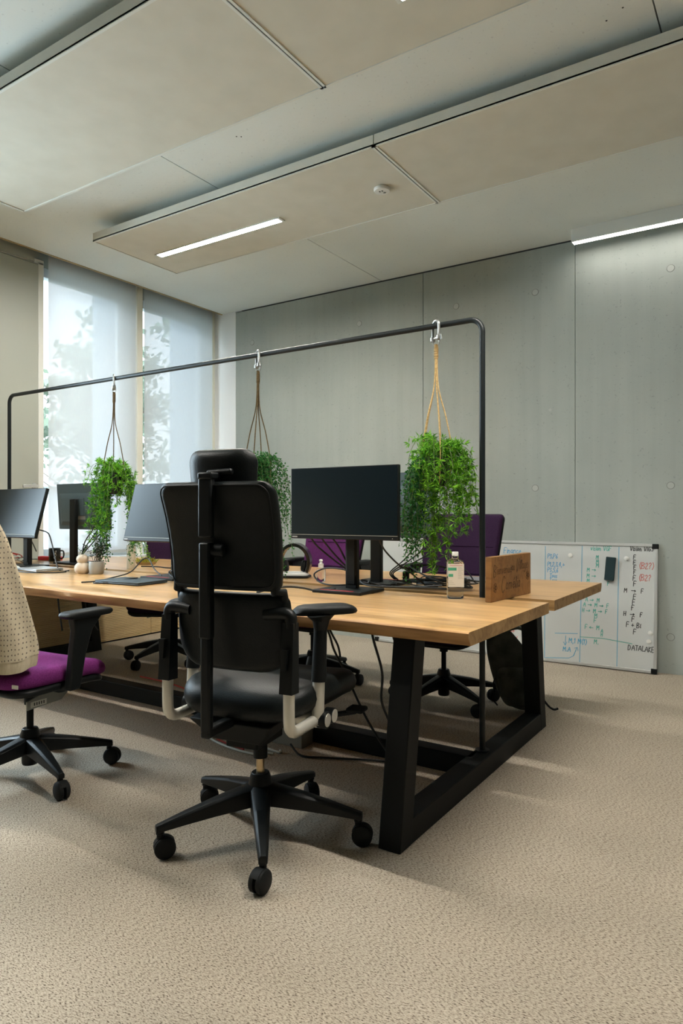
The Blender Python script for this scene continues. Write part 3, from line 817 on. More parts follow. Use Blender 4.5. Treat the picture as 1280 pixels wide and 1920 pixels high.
def executive_chair():
    t = thing('executive_chair', 'tall black leather office chair with headrest, seen from behind', 'office chair', (-1.500, 1.785, 0), R(9.3))
    bo = star_base(t, 0.335, R(-58), 0.165, 0.105, 3, 1.1)
    bo.location = (0, 0, 0)
    m_ = MB(); m_.cyl((0,0,0.20), (0,0,0.33), 0.014, n=20, mat=0); m_.cyl((0,0,0.27), (0,0,0.42), 0.024, n=20, mat=1)
    m_.build('gas_lift', [M['brass'], M['black_metal']], t)
    # mechanism
    m_ = MB(); m_.loft([[(-0.09,-0.15,0.365),(0.09,-0.15,0.365),(0.08,0.13,0.385),(-0.08,0.13,0.385)], [(-0.15,-0.20,0.44),(0.15,-0.20,0.44),(0.15,0.17,0.46),(-0.15,0.17,0.46)]])
    m_.box(-0.06, 0.06, -0.12, 0.05, 0.335, 0.37)
    m_.bar((0.16, 0.08, 0.40), (0.30, 0.13, 0.425), 0.02, 0.016); m_.box(0.27, 0.33, 0.10, 0.16, 0.425, 0.440)
    m_.build('mechanism', M['rubber'], t, bevel=0.006)
    OX = 0.024
    # seat
    def sd(u, v, q):
        z = 0.505 + q - 0.030*max(0, (v-0.10)/0.14)**2 + 0.010*(2*u/0.5)**2 - 0.02*max(0, (-v-0.12)/0.12)**2
        return Vector((OX*0.7 + u*(1-0.10*max(0, -v/0.24)), v + 0.035, z))
    m_ = MB(); pad(m_, 0.50, 0.49, 0.085, [0.11, 0.09, 0.09, 0.11], sd, 0.035, 0.012); m_.build('seat', M['leather'], t)
    # upper back shell
    def ub(u, v, q):
        z = 1.027 + v
        y = -0.245 - 0.055*((v+0.16)/0.33) - 0.02*((v+0.02)/0.16)**2 + q + 0.022*(2*u/0.42)**2
        return Vector((OX + u*(1 + 0.03*((v)/0.16)), y, z))
    m_ = MB(); pad(m_, 0.395, 0.325, 0.045, [0.022, 0.038, 0.038, 0.022], ub, 0.018, 0.004); ubo = m_.build('upper_backrest', M['leather'], t)
    m_ = MB()
    O = rr_outline(0.372, 0.302, 0.034)
    m_.tube([ub(u, v, -0.0235) for u, v in O], 0.0022, 6, closed=True); m_.build('piping', M['black_soft'], ubo)
    # lower back shell
    def lb(u, v, q):
        z = 0.735 + v
        y = -0.205 - 0.035*((v+0.12)/0.24) + q + 0.03*(2*u/0.42)**2 - 0.02*max(0,-v/0.12)**2*0.5
        return Vector((OX + u*(1 - 0.03*((v)/0.12)), y, z))
    m_ = MB(); pad(m_, 0.415, 0.245, 0.05, [0.105, 0.03, 0.03, 0.105], lb, 0.022, 0.01); m_.build('lower_backrest', M['leather'], t)
    # hinges between the two shells
    for s in (-1, 1):
        m_ = MB()
        m_.tube([lb(s*0.185, 0.10, 0.0), lb(s*0.190, 0.125, -0.004), ub(s*0.180, -0.165, -0.004), ub(s*0.176, -0.14, 0)], [0.019, 0.015, 0.015, 0.018], 12)
        m_.build('back_hinge', M['black_plastic'], t)
    # headrest
    def hr(u, v, q):
        return Vector((OX - 0.004 + u*(1+0.05*v/0.07), -0.272 + q + 0.025*(2*u/0.25)**2 - 0.12*v*0.3, 1.222 + v))
    m_ = MB(); pad(m_, 0.235, 0.135, 0.06, [0.03, 0.045, 0.045, 0.03], hr, 0.026, 0.008); ho = m_.build('headrest', M['leather'], t)
    m_ = MB(); m_.box(OX-0.023, OX+0.023, -0.358, -0.334, 1.025, 1.200)
    m_.box(OX-0.024, OX+0.026, -0.360, -0.300, 1.194, 1.216)
    m_.cyl((OX-0.02, -0.312, 1.214), (OX+0.065, -0.308, 1.218), 0.011, n=14)
    m_.build('headrest_bracket', M['black_plastic'], t, bevel=0.006)
    # spine pole
    PX = OX - 0.018
    m_ = MB(); m_.box(PX-0.019, PX+0.019, -0.335, -0.303, 0.725, 1.01); m_.box(PX-0.016, PX+0.016, -0.331, -0.305, 0.445, 0.74)
    m_.cyl((PX-0.022, -0.318, 0.985), (PX+0.050, -0.300, 0.985), 0.019, n=18)
    m_.box(PX-0.016, PX+0.016, -0.33, -0.12, 0.43, 0.46)
    m_.build('spine_pole', M['black_plastic'], t, bevel=0.006)
    # rear uprights (black sleeve over a silver angle) and arm rests
    for s in (-1, 1):
        X = OX + s*0.218
        m_ = MB()
        # silver L
        m_.tube(smooth_path([(X, -0.245, 0.575), (X, -0.245, 0.505), (X, -0.240, 0.468), (X, -0.215, 0.448), (X, -0.16, 0.445), (X, -0.06, 0.445)], 4), 0.0175, 12, 1)
        # black sleeve and the link to the lower back
        m_.bar((X, -0.245, 0.57), (X, -0.235, 0.775), 0.042, 0.046, 0.036, 0.034, up=(0,1,0), mat=0)
        m_.tube(smooth_path([(X, -0.235, 0.76), (X, -0.235, 0.79), (X-s*0.02, -0.235, 0.80), (X-s*0.085, -0.235, 0.795)], 4), 0.019, 12, 0)
        m_.bar((X-0.004, -0.266, 0.64), (X-0.004, -0.262, 0.70), 0.014, 0.016, 0.022, 0.020, up=(0,1,0), mat=0)
        m_.build('back_support', [M['black_plastic'], M['silver']], t, bevel=0.003)
        XA = OX + (0.226 if s > 0 else -0.255)
        m_ = MB()
        m_.cyl((XA, -0.07, 0.445), (XA, -0.062, 0.575), 0.0195, n=16, mat=1)
        m_.cyl((XA, -0.062, 0.565), (XA, -0.05, 0.73), 0.024, 0.021, n=16, mat=0)
        m_.loft([[(XA+0.021*math.cos(a)*1, -0.05+0.021*math.sin(a), 0.725) for a in [i*PI/8 for i in range(16)]],
                 [(XA+0.026*math.cos(a), -0.045+0.034*math.sin(a), 0.755) for a in [i*PI/8 for i in range(16)]],
                 [(XA+0.036*math.cos(a), -0.035+0.085*math.sin(a), 0.775) for a in [i*PI/8 for i in range(16)]]], 0)
        m_.cyl((XA-s*0.09, -0.06, 0.445), (XA+s*0.01, -0.06, 0.445), 0.027, n=20, mat=1)
        ar = m_.build('armrest', [M['black_plastic'], M['silver']], t)
        def ap(u, v, q):
            z = 0.788 + q - 0.014*max(0, (abs(v)-0.06)/0.065)**2
            a = R(-46) if s > 0 else R(-20)
            x_, y_ = u, v
            return Vector((XA + x_*math.cos(a)-y_*math.sin(a) + s*0.004, -0.025 + x_*math.sin(a)+y_*math.cos(a), z))
        m2_ = MB(); pad(m2_, 0.090, 0.215 if s > 0 else 0.25, 0.028, 0.04, ap, 0.012, 0.003); m2_.build('arm_pad', M['black_soft'], ar)
        for k, y in enumerate((-0.06, -0.008)):
            m2_ = MB(); m2_.cyl((XA-s*0.0, y, 0.445), (XA+s*0.03, y, 0.445), 0.027-0.002*k, n=24, mat=0)
            m2_.cyl((XA+s*0.029, y, 0.445), (XA+s*0.032, y, 0.445), 0.021, n=24, mat=1)
            m2_.build('adjustment_knob', [M['black_plastic'], M['silver']], ar, bevel=0.001)
    return t
executive_chair()

def task_chair(label, x, y, rz, ang0, seed, fabric, arms=True, back_w=0.46, seat_z=0.47, arm_x=0.275, slide=0.0, arm_y=0.0, arm_z=0.0, seat_w=0.49):
    t = thing('task_chair', label, 'office chair', (x, y, 0), rz, 'purple office chairs')
    star_base(t, 0.315, ang0, 0.150, 0.098, seed, 1.0, None, 0.05, 0.20)
    m_ = MB(); m_.cyl((0,0,0.19), (0,0,0.36), 0.014, n=16); m_.cyl((0,0,0.30), (0,0,0.40), 0.023, n=16); m_.build('gas_lift', M['black_metal'], t)
    m_ = MB(); m_.loft([[(-0.07,-0.12,0.355),(0.07,-0.12,0.355),(0.07,0.12,0.365),(-0.07,0.12,0.365)], [(-0.13,-0.17,0.42),(0.13,-0.17,0.42),(0.13,0.16,0.42),(-0.13,0.16,0.42)]])
    m_.build('mechanism', M['black_plastic'], t, bevel=0.006)
    PL = [(-0.12, 0.318), (0.045, 0.325), (0.09, 0.362), (0.09, 0.384), (0.02, 0.390), (-0.12, 0.352)]
    m_ = MB(); m_.loft([[(0.128, y_, z_) for y_, z_ in PL], [(0.136, y_, z_) for y_, z_ in PL]]); po = m_.build('side_plate', M['grey_metal'], t, bevel=0.001)
    m_ = MB(); m_.box(0.1365, 0.1372, -0.105, -0.030, 0.326, 0.348, 0)
    for k in range(5): m_.box(0.1370, 0.1375, -0.090+0.011*k, -0.085+0.011*k, 0.331, 0.343, 1)
    m_.build('barcode_label', [M['paper'], M['ink_black']], po, smooth=False)
    def sd(u, v, q):
        z = seat_z - 0.03 + q - 0.035*max(0, (v-0.10)/0.14)**2 + 0.008*(2*u/0.48)**2
        return Vector((u*(1-0.08*max(0, -v/0.24)), v+0.02, z))
    m_ = MB(); pad(m_, seat_w, 0.47, 0.065, [0.09, 0.08, 0.08, 0.09], sd, 0.03, 0.010); so = m_.build('seat', fabric, t)
    m_ = MB(); m_.bar((0.16, -0.205, seat_z-0.035), (0.19, -0.203, seat_z-0.035), 0.004, 0.014); m_.build('care_label', M['paper'], so, smooth=False)
    m_ = MB()
    pad(m_, seat_w-0.02, 0.45, 0.03, 0.08, lambda u, v, q: Vector((u, v+0.02, seat_z-0.072+q-0.03*max(0,(v-0.10)/0.14)**2)), 0.012); m_.build('seat_pan', M['black_plastic'], t)
    # backrest: wide at the top, leaning back, wings turning forward
    def bk(u, v, q):
        z = 0.835 + v
        sl = (v+0.25)/0.5
        y = -0.205 - 0.13*sl + q + 0.045*(2*u/back_w)**2
        if abs(v-0.03) < 0.02: y -= 0.0
        return Vector((u*(0.90 + 0.14*sl), y, z))
    m_ = MB(); pad(m_, back_w, 0.50, 0.045, [0.05, 0.02, 0.02, 0.05], bk, 0.02, 0.012)
    b_ = m_.build('backrest', fabric, t)
    for vv in (0.06, -0.10):
        m_ = MB(); m_.tube([bk(-back_w*0.44 + back_w*0.88*i/14, vv, 0.0255+0.010*(1-(2*i/14-1)**2)) for i in range(15)], 0.003, 6); m_.build('seam', M['purple_dark'], b_)
    m_ = MB()
    m_.tube(smooth_path([(0, -0.10, 0.39), (0, -0.26, 0.40), (0, -0.31, 0.48), (0, -0.30, 0.66), (0, -0.30, 0.80)], 4), [0.03]*16+[0.022], 10)
    O = [bk(u, v, -0.022) for u, v in rr_outline(back_w-0.01, 0.49, 0.03)]
    m_.tube(O, 0.009, 6, closed=True)
    m_.build('back_frame', M['black_plastic'], t)
    if arms:
        for s in (-1, 1):
            X = s*arm_x
            m_ = MB()
            m_.tube(smooth_path([(s*0.10, 0.0, 0.395), (s*arm_x*0.73, arm_y*0.4, 0.385), (s*(arm_x-0.01), 0.01+arm_y*0.8, 0.41), (X, 0.02+arm_y, 0.46)], 4), 0.019, 10)
            rg = []
            for (z, yc, hw, ht) in ((0.385, 0.008, 0.017, 0.026), (0.43, 0.015, 0.018, 0.030), (0.52, 0.03, 0.017, 0.034), (0.62, 0.055, 0.017, 0.045), (0.675, 0.075, 0.02, 0.075)):
                yc += arm_y; z += arm_z*max(0, (z-0.43)/0.245)
                rg.append([(X-hw, yc-ht, z), (X+hw, yc-ht, z), (X+hw, yc+ht, z), (X-hw, yc+ht, z)])
            m_.loft(rg)
            ar = m_.build('armrest', M['black_plastic'], t, bevel=0.006)
            m_ = MB(); pad(m_, 0.082, 0.235, 0.028, 0.022, lambda u, v, q: Vector((X+u, v+arm_y+(0.08 if s > 0 else 0.08-slide), 0.685+arm_z+q)), 0.008); m_.build('arm_pad', M['black_soft'], ar)
    return t
task_chair('purple office chair with a dotted cardigan over its back', -2.65, 1.67, R(6), R(-12.7-6), 11, M['purple'], arm_x=0.240, seat_w=0.425, slide=0.09, back_w=0.35)
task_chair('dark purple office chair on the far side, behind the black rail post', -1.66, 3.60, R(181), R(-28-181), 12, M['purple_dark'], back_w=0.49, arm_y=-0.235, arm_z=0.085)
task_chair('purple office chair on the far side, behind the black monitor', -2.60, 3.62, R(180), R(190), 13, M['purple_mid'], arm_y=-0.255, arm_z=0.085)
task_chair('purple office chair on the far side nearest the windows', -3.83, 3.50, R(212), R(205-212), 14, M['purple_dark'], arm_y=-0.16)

# cardigan over the back of the left chair
def cardigan():
    t = thing('cardigan', 'cream dotted cardigan hung over the purple chair back', 'cardigan', (-2.65, 1.67, 0), R(6))
    rg_ = random.Random(2)
    m_ = MB(); rings = []
    Z = [1.145, 1.13, 1.10, 1.05, 0.99, 0.92, 0.85, 0.78, 0.71, 0.64, 0.585, 0.55]
    n = 56
    def ring(z, grow=0.0):
        sl = (0.835+0.25-z)/0.5
        yc = -0.335 + 0.13*max(0, min(1, (1.085-z)/0.5)) + 0.0
        k = min(1, (1.16-z)/0.17)**0.6
        hw = (0.13 + 0.090*k + 0.022*max(0, min(1, (1.10-z)/0.45))) + grow
        hd = (0.055 + 0.045*k + 0.03*(1.1-z)) + grow
        r_ = []
        for i in range(n):
            a = 2*PI*i/n
            f = 1 + 0.035*math.sin(7*a+2.1*z*3) * min(1, (1.15-z)*4) + 0.02*math.sin(13*a+5*z)
            cx, sy = math.cos(a), math.sin(a)
            e_ = 0.75
            r_.append(Vector((hw*f*math.copysign(abs(cx)**e_, cx), yc + hd*f*math.copysign(abs(sy)**e_, sy), z + 0.006*math.sin(3*a))))
        return r_
    rings = [ring(z) for z in Z]
    m_.loft(rings, 0, caps=False)
    m_.add(rings[0], [tuple(range(n))], 0)
    o = m_.build('cardigan_body', M['dotted'], t, sub=1)
    m_ = MB(); m_.loft([ring(0.553, -0.004), ring(0.53, -0.002), ring(0.505, -0.008)], 0, caps=False); m_.build('hem', M['rib'], t, sub=1)
    # the sleeves hang down behind the back
    for s, x0 in ((1, 0.10), (-1, -0.16)):
        m_ = MB()
        pts = smooth_path([(x0*0.7, -0.40, 1.08), (x0, -0.44, 0.98), (x0*1.1, -0.43, 0.80), (x0*1.05, -0.40, 0.62), (x0*1.0, -0.385, 0.50)], 5)
        m_.tube(pts, [0.055 + 0.012*math.sin(i*0.9) for i in range(len(pts))], 14); so = m_.build('sleeve', M['dotted'], t)
        m_ = MB(); m_.tube([(x0*1.0, -0.385, 0.505), (x0*0.99, -0.384, 0.46), (x0*0.98, -0.384, 0.445)], [0.046, 0.042, 0.040], 14); m_.build('cuff', M['rib'], so)
cardigan()

# ------------------------------------------------------------------ whiteboard with writing
GLY = {
 'A': (0.7, [[(0,0),(0.33,1),(0.66,0)],[(0.13,0.38),(0.53,0.38)]]), 'B': (0.6, [[(0,0),(0,1),(0.4,0.95),(0.45,0.75),(0.05,0.52),(0.5,0.4),(0.45,0.08),(0,0)]]),
 'C': (0.6, [[(0.5,0.85),(0.3,1),(0.08,0.75),(0.02,0.35),(0.2,0),(0.5,0.15)]]), 'D': (0.65, [[(0,0),(0,1),(0.35,0.9),(0.5,0.5),(0.35,0.1),(0,0)]]),
 'E': (0.55, [[(0.45,1),(0,1),(0,0),(0.45,0)],[(0,0.5),(0.35,0.5)]]), 'F': (0.55, [[(0,0),(0.02,1),(0.5,1.02)],[(0,0.52),(0.38,0.55)]]),
 'G': (0.6, [[(0.5,0.88),(0.25,1),(0.02,0.5),(0.2,0.02),(0.5,0.15),(0.5,0.45),(0.3,0.45)]]), 'H': (0.6, [[(0,0),(0,1)],[(0.45,0),(0.45,1)],[(0,0.5),(0.45,0.5)]]),
 'I': (0.3, [[(0.1,0),(0.1,1)]]), 'K': (0.55, [[(0,0),(0,1)],[(0.45,1),(0.02,0.5),(0.5,0)]]), 'L': (0.5, [[(0,1),(0,0),(0.42,0)]]),
 'M': (0.8, [[(0,0),(0.05,1),(0.32,0.4),(0.6,1),(0.65,0)]]), 'P': (0.55, [[(0,0),(0,1),(0.4,0.95),(0.42,0.6),(0,0.5)]]),
 'S': (0.5, [[(0.42,0.9),(0.2,1),(0.05,0.75),(0.35,0.4),(0.3,0.05),(0,0.08)]]), 'T': (0.6, [[(0.25,0),(0.25,1)],[(0,1),(0.5,1)]]),
 'V': (0.6, [[(0,1),(0.25,0),(0.5,1)]]),
 'a': (0.5, [[(0.36,0.5),(0.15,0.58),(0,0.3),(0.12,0.02),(0.34,0.2),(0.37,0.55),(0.36,0.1),(0.46,0)]]), 'c': (0.45, [[(0.36,0.5),(0.15,0.58),(0.02,0.28),(0.15,0),(0.38,0.1)]]),
 'e': (0.46, [[(0.02,0.3),(0.36,0.34),(0.25,0.6),(0.05,0.45),(0.03,0.15),(0.2,0),(0.4,0.12)]]), 'f': (0.36, [[(0.34,0.95),(0.2,1),(0.12,0.8),(0.12,0)],[(0,0.55),(0.3,0.55)]]),
 'g': (0.5, [[(0.36,0.5),(0.15,0.58),(0,0.3),(0.12,0.05),(0.34,0.2),(0.37,0.55),(0.36,-0.25),(0.15,-0.4),(0,-0.25)]]), 'h': (0.5, [[(0,1),(0,0)],[(0,0.4),(0.2,0.58),(0.36,0.45),(0.38,0)]]),
 'i': (0.25, [[(0.08,0.58),(0.1,0.05),(0.18,0)],[(0.08,0.78),(0.1,0.82)]]), 'l': (0.26, [[(0.02,0.1),(0.18,0.9),(0.1,1),(0.06,0.7),(0.1,0.05),(0.2,0)]]),
 'm': (0.75, [[(0,0.58),(0.02,0)],[(0.02,0.4),(0.18,0.58),(0.3,0.4),(0.3,0)],[(0.3,0.4),(0.46,0.58),(0.58,0.4),(0.6,0)]]), 'n': (0.5, [[(0,0.58),(0.02,0)],[(0.02,0.4),(0.2,0.58),(0.35,0.4),(0.37,0)]]),
 'o': (0.46, [[(0.2,0.58),(0.02,0.3),(0.18,0),(0.36,0.3),(0.2,0.58)]]), 'r': (0.4, [[(0,0.58),(0.02,0)],[(0.02,0.38),(0.15,0.56),(0.3,0.54)]]),
 's': (0.4, [[(0.3,0.55),(0.1,0.56),(0.06,0.4),(0.3,0.2),(0.22,0),(0,0.04)]]), 't': (0.36, [[(0.12,0.9),(0.12,0.05),(0.28,0)],[(0,0.6),(0.28,0.62)]]),
 'u': (0.5, [[(0,0.58),(0.02,0.12),(0.18,0),(0.35,0.2),(0.36,0.58),(0.36,0.08),(0.45,0)]]), 'v': (0.46, [[(0,0.58),(0.18,0),(0.36,0.6)]]),
 '1': (0.32, [[(0,0.75),(0.14,1),(0.14,0)]]), '2': (0.5, [[(0.02,0.8),(0.2,1),(0.38,0.75),(0,0),(0.42,0.02)]]), '3': (0.48, [[(0,0.95),(0.35,0.9),(0.12,0.55),(0.38,0.3),(0.2,0),(0,0.1)]]),
 '4': (0.5, [[(0.3,0),(0.3,1),(0,0.35),(0.42,0.35)]]), '5': (0.48, [[(0.38,1),(0.05,1),(0.02,0.6),(0.3,0.55),(0.35,0.2),(0.15,0),(0,0.1)]]), '6': (0.48, [[(0.32,1),(0.08,0.6),(0.02,0.2),(0.2,0),(0.38,0.25),(0.2,0.48),(0.04,0.3)]]),
 '+': (0.6, [[(0.05,0.45),(0.5,0.45)],[(0.27,0.2),(0.27,0.7)]]), '>': (1.3, [[(0,0.42),(1.0,0.42)],[(0.78,0.62),(1.02,0.42),(0.78,0.22)]]), '<': (1.2, [[(0.05,0.42),(1.0,0.42)],[(0.28,0.62),(0.03,0.42),(0.28,0.22)]]),
 ',': (0.25, [[(0.08,0.08),(0.02,-0.15)]]), '.': (0.25, [[(0.05,0.0),(0.08,0.08)]]), '(': (0.35, [[(0.25,1.1),(0.03,0.5),(0.25,-0.1)]]), ')': (0.35, [[(0.02,1.1),(0.24,0.5),(0.02,-0.1)]]),
 '?': (0.5, [[(0.02,0.8),(0.2,1),(0.38,0.75),(0.18,0.45),(0.18,0.22)],[(0.18,0.06),(0.18,0.0)]]), '/': (0.45, [[(0,-0.1),(0.35,1.05)]]), ' ': (0.4, []),
 'é': (0.46, [[(0.02,0.3),(0.36,0.34),(0.25,0.6),(0.05,0.45),(0.03,0.15),(0.2,0),(0.4,0.12)],[(0.15,0.75),(0.32,0.95)]]),
}
def ribbon(mb_, pts, w, O, U, V, Nn, th=0.0006):
    n = len(pts)
    P = [Vector(O) + Vector(U)*a + Vector(V)*b for a, b in pts]
    Nn = Vector(Nn); up = []; lo = []
    for i in range(n):
        t = P[min(i+1, n-1)] - P[max(i-1, 0)]
        if t.length < 1e-9: t = Vector(U)
        t.normalize(); sd = Nn.cross(t).normalized()
        e = t*w*0.5 if i == n-1 else (-t*w*0.5 if i == 0 else Vector((0,0,0)))
        up.append((P[i]+e+sd*w/2, P[i]+e-sd*w/2))
    rings = [[a + Nn*th, b + Nn*th, b - Nn*th, a - Nn*th] for a, b in up]
    mb_.loft(rings)
def sm2(pts, k=4):
    if len(pts) < 3: return pts
    return [(p.x, p.y) for p in smooth_path([(a, b, 0) for a, b in pts], k)]
def write(mb_, text, x, z, h, w, O, U, V, Nn, shear=0.08, wid=0.85, rg=None, smooth=True):
    cx = x
    for ch in text:
        adv, st = GLY.get(ch, (0.4, []))
        for s_ in st:
            j = (rg.uniform(-0.04, 0.04), rg.uniform(-0.05, 0.05)) if rg else (0, 0)
            pts = [(cx + (a*wid + b*shear + j[0])*h, z + (b + j[1])*h) for a, b in s_]
            ribbon(mb_, sm2(pts) if smooth else pts, w, O, U, V, Nn)
        cx += adv*wid*h*1.22
    return cx

wb = thing('whiteboard', 'wide whiteboard with handwriting, leaning on the concrete wall', 'whiteboard', (-0.75, 5.02, 0.005))
tilt = math.atan2(0.06, 0.876)
wb.rotation_euler = (-tilt, 0, 0)
WL, WH = 2.2, 0.878
m_ = MB(); m_.box(-WL+0.012, -0.012, 0.002, 0.014, 0.012, WH-0.012); m_.build('writing_surface', M['board_white'], wb, smooth=False)
m_ = MB(); m_.box(-WL, 0, -0.006, 0.018, 0, 0.02); m_.box(-WL, 0, -0.006, 0.018, WH-0.02, WH); m_.box(-WL, -WL+0.02, -0.006, 0.018, 0.02, WH-0.02); m_.box(-0.02, 0, -0.006, 0.018, 0.02, WH-0.02)
m_.build('board_frame', M['alu'], wb, bevel=0.002)
for (x, z) in ((0, 0), (0, WH), (-WL, 0), (-WL, WH)):
    m_ = MB(); sx = 1 if x < -1 else -1; sz = 1 if z == 0 else -1
    x1, x2 = sorted((x - sx*0.002, x + sx*0.036)); z1, z2 = sorted((z - (sz*0.0), z + sz*0.034))
    m_.box(x1, x2, -0.009, 0.0185, z1, z2); m_.build('corner_cap', M['black_plastic'], wb, bevel=0.003)
TX = [('Finance','B',-1.837,0.788,0.041),('P3,P6','B',-1.501,0.76,0.032),('P1,2,3,4,+','B',-1.5,0.701,0.031),('P3,5,6','B',-1.499,0.658,0.031),('Tous','B',-1.482,0.619,0.027),('Tous','B',-1.482,0.588,0.027),
 ('vision VGF','G',-1.193,0.828,0.031),('M','G',-1.155,0.765,0.027),('M','G',-1.155,0.735,0.027),('M','G',-1.154,0.708,0.027),('M >','G',-1.216,0.675,0.027),('M >','G',-1.216,0.633,0.027),('M','G',-1.215,0.595,0.027),('F','G',-1.076,0.584,0.026),
 ('A > M','G',-1.224,0.461,0.027),('A > M > F','G',-1.238,0.426,0.027),('H > M > F','G',-1.245,0.384,0.027),('M','G',-1.16,0.349,0.03),('F','G',-1.163,0.315,0.03),('F < M','G',-1.224,0.265,0.03),('A','G',-1.115,0.25,0.022),('H','G',-1.114,0.224,0.022),('M.','G',-1.16,0.166,0.03),
 ('Vision VIGS','K',-0.928,0.833,0.03),('F','K',-0.906,0.774,0.029),('F','K',-0.906,0.737,0.029),('F','K',-0.905,0.704,0.029),('F','K',-0.905,0.672,0.027),('F','K',-0.908,0.627,0.033),('F','K',-0.904,0.587,0.033),('M  >  F','K',-0.965,0.543,0.029),('F','K',-0.903,0.499,0.033),('F','K',-0.909,0.462,0.033),('F','K',-0.916,0.421,0.033),('H  >  F','K',-0.965,0.381,0.029),('F','K',-0.911,0.345,0.033),('F + Bi','K',-0.946,0.304,0.033),('F','K',-0.9,0.258,0.033),
 ('(B2?)','R',-0.868,0.713,0.04),('(B2?','R',-0.87,0.629,0.04),('DATALAKE','K',-0.933,0.149,0.033),('le face','R',-1.823,0.193,0.028),('hosting/','R',-1.813,0.133,0.028),('M,1 M(1)','C',-1.335,0.155,0.034),('M.A','C',-1.375,0.093,0.031)]
LN = [('C',[(-1.519,0.846),(-1.509,0.022)]),('C',[(-1.253,0.855),(-1.257,0.027)]),('C',[(-1.002,0.855),(-1.005,0.024)]),('G',[(-1.257,0.205),(-1.1,0.209),(-0.909,0.192)]),('C',[(-1.435,0.214),(-1.276,0.226)]),('C',[(-1.358,0.202),(-1.361,0.137)]),('C',[(-1.373,0.155),(-1.361,0.133),(-1.35,0.157)]),('C',[(-1.299,0.067),(-1.278,0.127)]),('C',[(-1.293,0.121),(-1.274,0.127),(-1.27,0.105)]),('C',[(-1.502,0.029),(-1.333,0.045),(-1.303,0.063),(-1.285,0.103)])]
inks = {'B': ('blue_writing', 'ink_blue'), 'C': ('bright_blue_marks', 'ink_cyan'), 'G': ('green_writing', 'ink_green'), 'K': ('black_writing', 'ink_black'), 'R': ('red_writing', 'ink_red')}
rgw = random.Random(7)
for key, (nm, mk) in inks.items():
    m_ = MB()
    kw = dict(O=(0, 0.0015, 0), U=(1,0,0), V=(0,0,1), Nn=(0,-1,0))
    for s_, k, x, z, h in TX:
        if k == key: write(m_, s_, x+0.75, z-0.005, h, 0.0048 if key in 'KC' else 0.0042, rg=rgw, **kw)
    for k, pts in LN:
        if k == key: ribbon(m_, [(a+0.75, b-0.005) for a, b in pts], 0.0042, **kw)
    m_.build(nm, M[mk], wb, smooth=False)
def on_board(x, z):     # a point on the leaning board's face
    return (x, 5.02 + (z-0.013)*0.0685, z)
t = thing('board_eraser', 'dark felt eraser sticking to the whiteboard', 'eraser', on_board(-1.055, 0.70)); t.rotation_euler = (-tilt, R(4), 0)
m_ = MB(); m_.box(-0.032, 0.032, -0.030, -0.010, -0.082, 0.082); m_.build('eraser_grip', M['eraser'], t, bevel=0.004)
m_ = MB(); m_.box(-0.030, 0.030, -0.012, 0.0005, -0.08, 0.08); m_.build('felt_pad', M['ink_black'], t, bevel=0.001)
for (x, z, lb) in ((-1.335, 0.785, 'white magnet in the upper middle of the whiteboard'), (-0.952, 0.776, 'white magnet beside the dark eraser on the whiteboard'), (-0.792, 0.276, 'upper of the two white magnets at the lower right of the whiteboard'), (-0.801, 0.2175, 'lower of the two white magnets at the lower right of the whiteboard')):
    m_ = MB(); m_.cyl((0, 0.0005, 0), (0, -0.006, 0), 0.016, n=20); m_.cyl((0, -0.006, 0), (0, -0.008, 0), 0.014, 0.010, n=20)
    o = m_.build('board_magnet', M['white_plastic'], loc=on_board(x, z), rot=(-tilt, 0, 0)); tag(o, lb, 'magnet', 'whiteboard magnets')

# ------------------------------------------------------------------ wooden sign on the desk
sg = thing('wooden_sign', 'stained wooden board with burnt lettering standing across the desk gap', 'sign', (-0.988, 2.587, 0.7405), R(-4))
m_ = MB(); m_.box(-0.026, 0.0, 0.0, 0.405, 0.0, 0.180); m_.build('board', [M['sign_wood']], sg, bevel=0.002)
m_ = MB()
kw = dict(O=(0.0003, 0, 0), U=(0,1,0), V=(0,0,1), Nn=(1,0,0))
rg1 = random.Random(3)
write(m_, 'B', 0.022, 0.098, 0.046, 0.0022, shear=0.1, wid=0.8, **kw)
write(m_, 'ienvenue', 0.052, 0.108, 0.034, 0.0020, shear=0.12, wid=1.0, **kw)
write(m_, 'au', 0.196, 0.115, 0.032, 0.0018, shear=0.12, wid=0.9, **kw)
write(m_, 'V', 0.240, 0.105, 0.055, 0.0022, shear=0.3, wid=0.9, **kw)
write(m_, 'illage', 0.274, 0.115, 0.038, 0.0020, shear=0.15, wid=0.95, **kw)
write(m_, 'C', 0.095, 0.030, 0.066, 0.0024, shear=0.15, wid=0.85, **kw)
write(m_, 'amélia', 0.138, 0.040, 0.046, 0.0022, shear=0.2, wid=1.0, **kw)
for (cx, cz) in ((0.035, 0.055), (0.368, 0.082)):      # small burnt flowers
    for k in range(5):
        a = k*2*PI/5
        ribbon(m_, [(cx + 0.009*math.cos(a) + 0.008*math.cos(b), cz + 0.011*math.sin(a) + 0.009*math.sin(b)) for b in [i*PI/4 for i in range(9)]], 0.0013, **kw)
m_.build('burnt_lettering', M['burn'], sg, smooth=False)

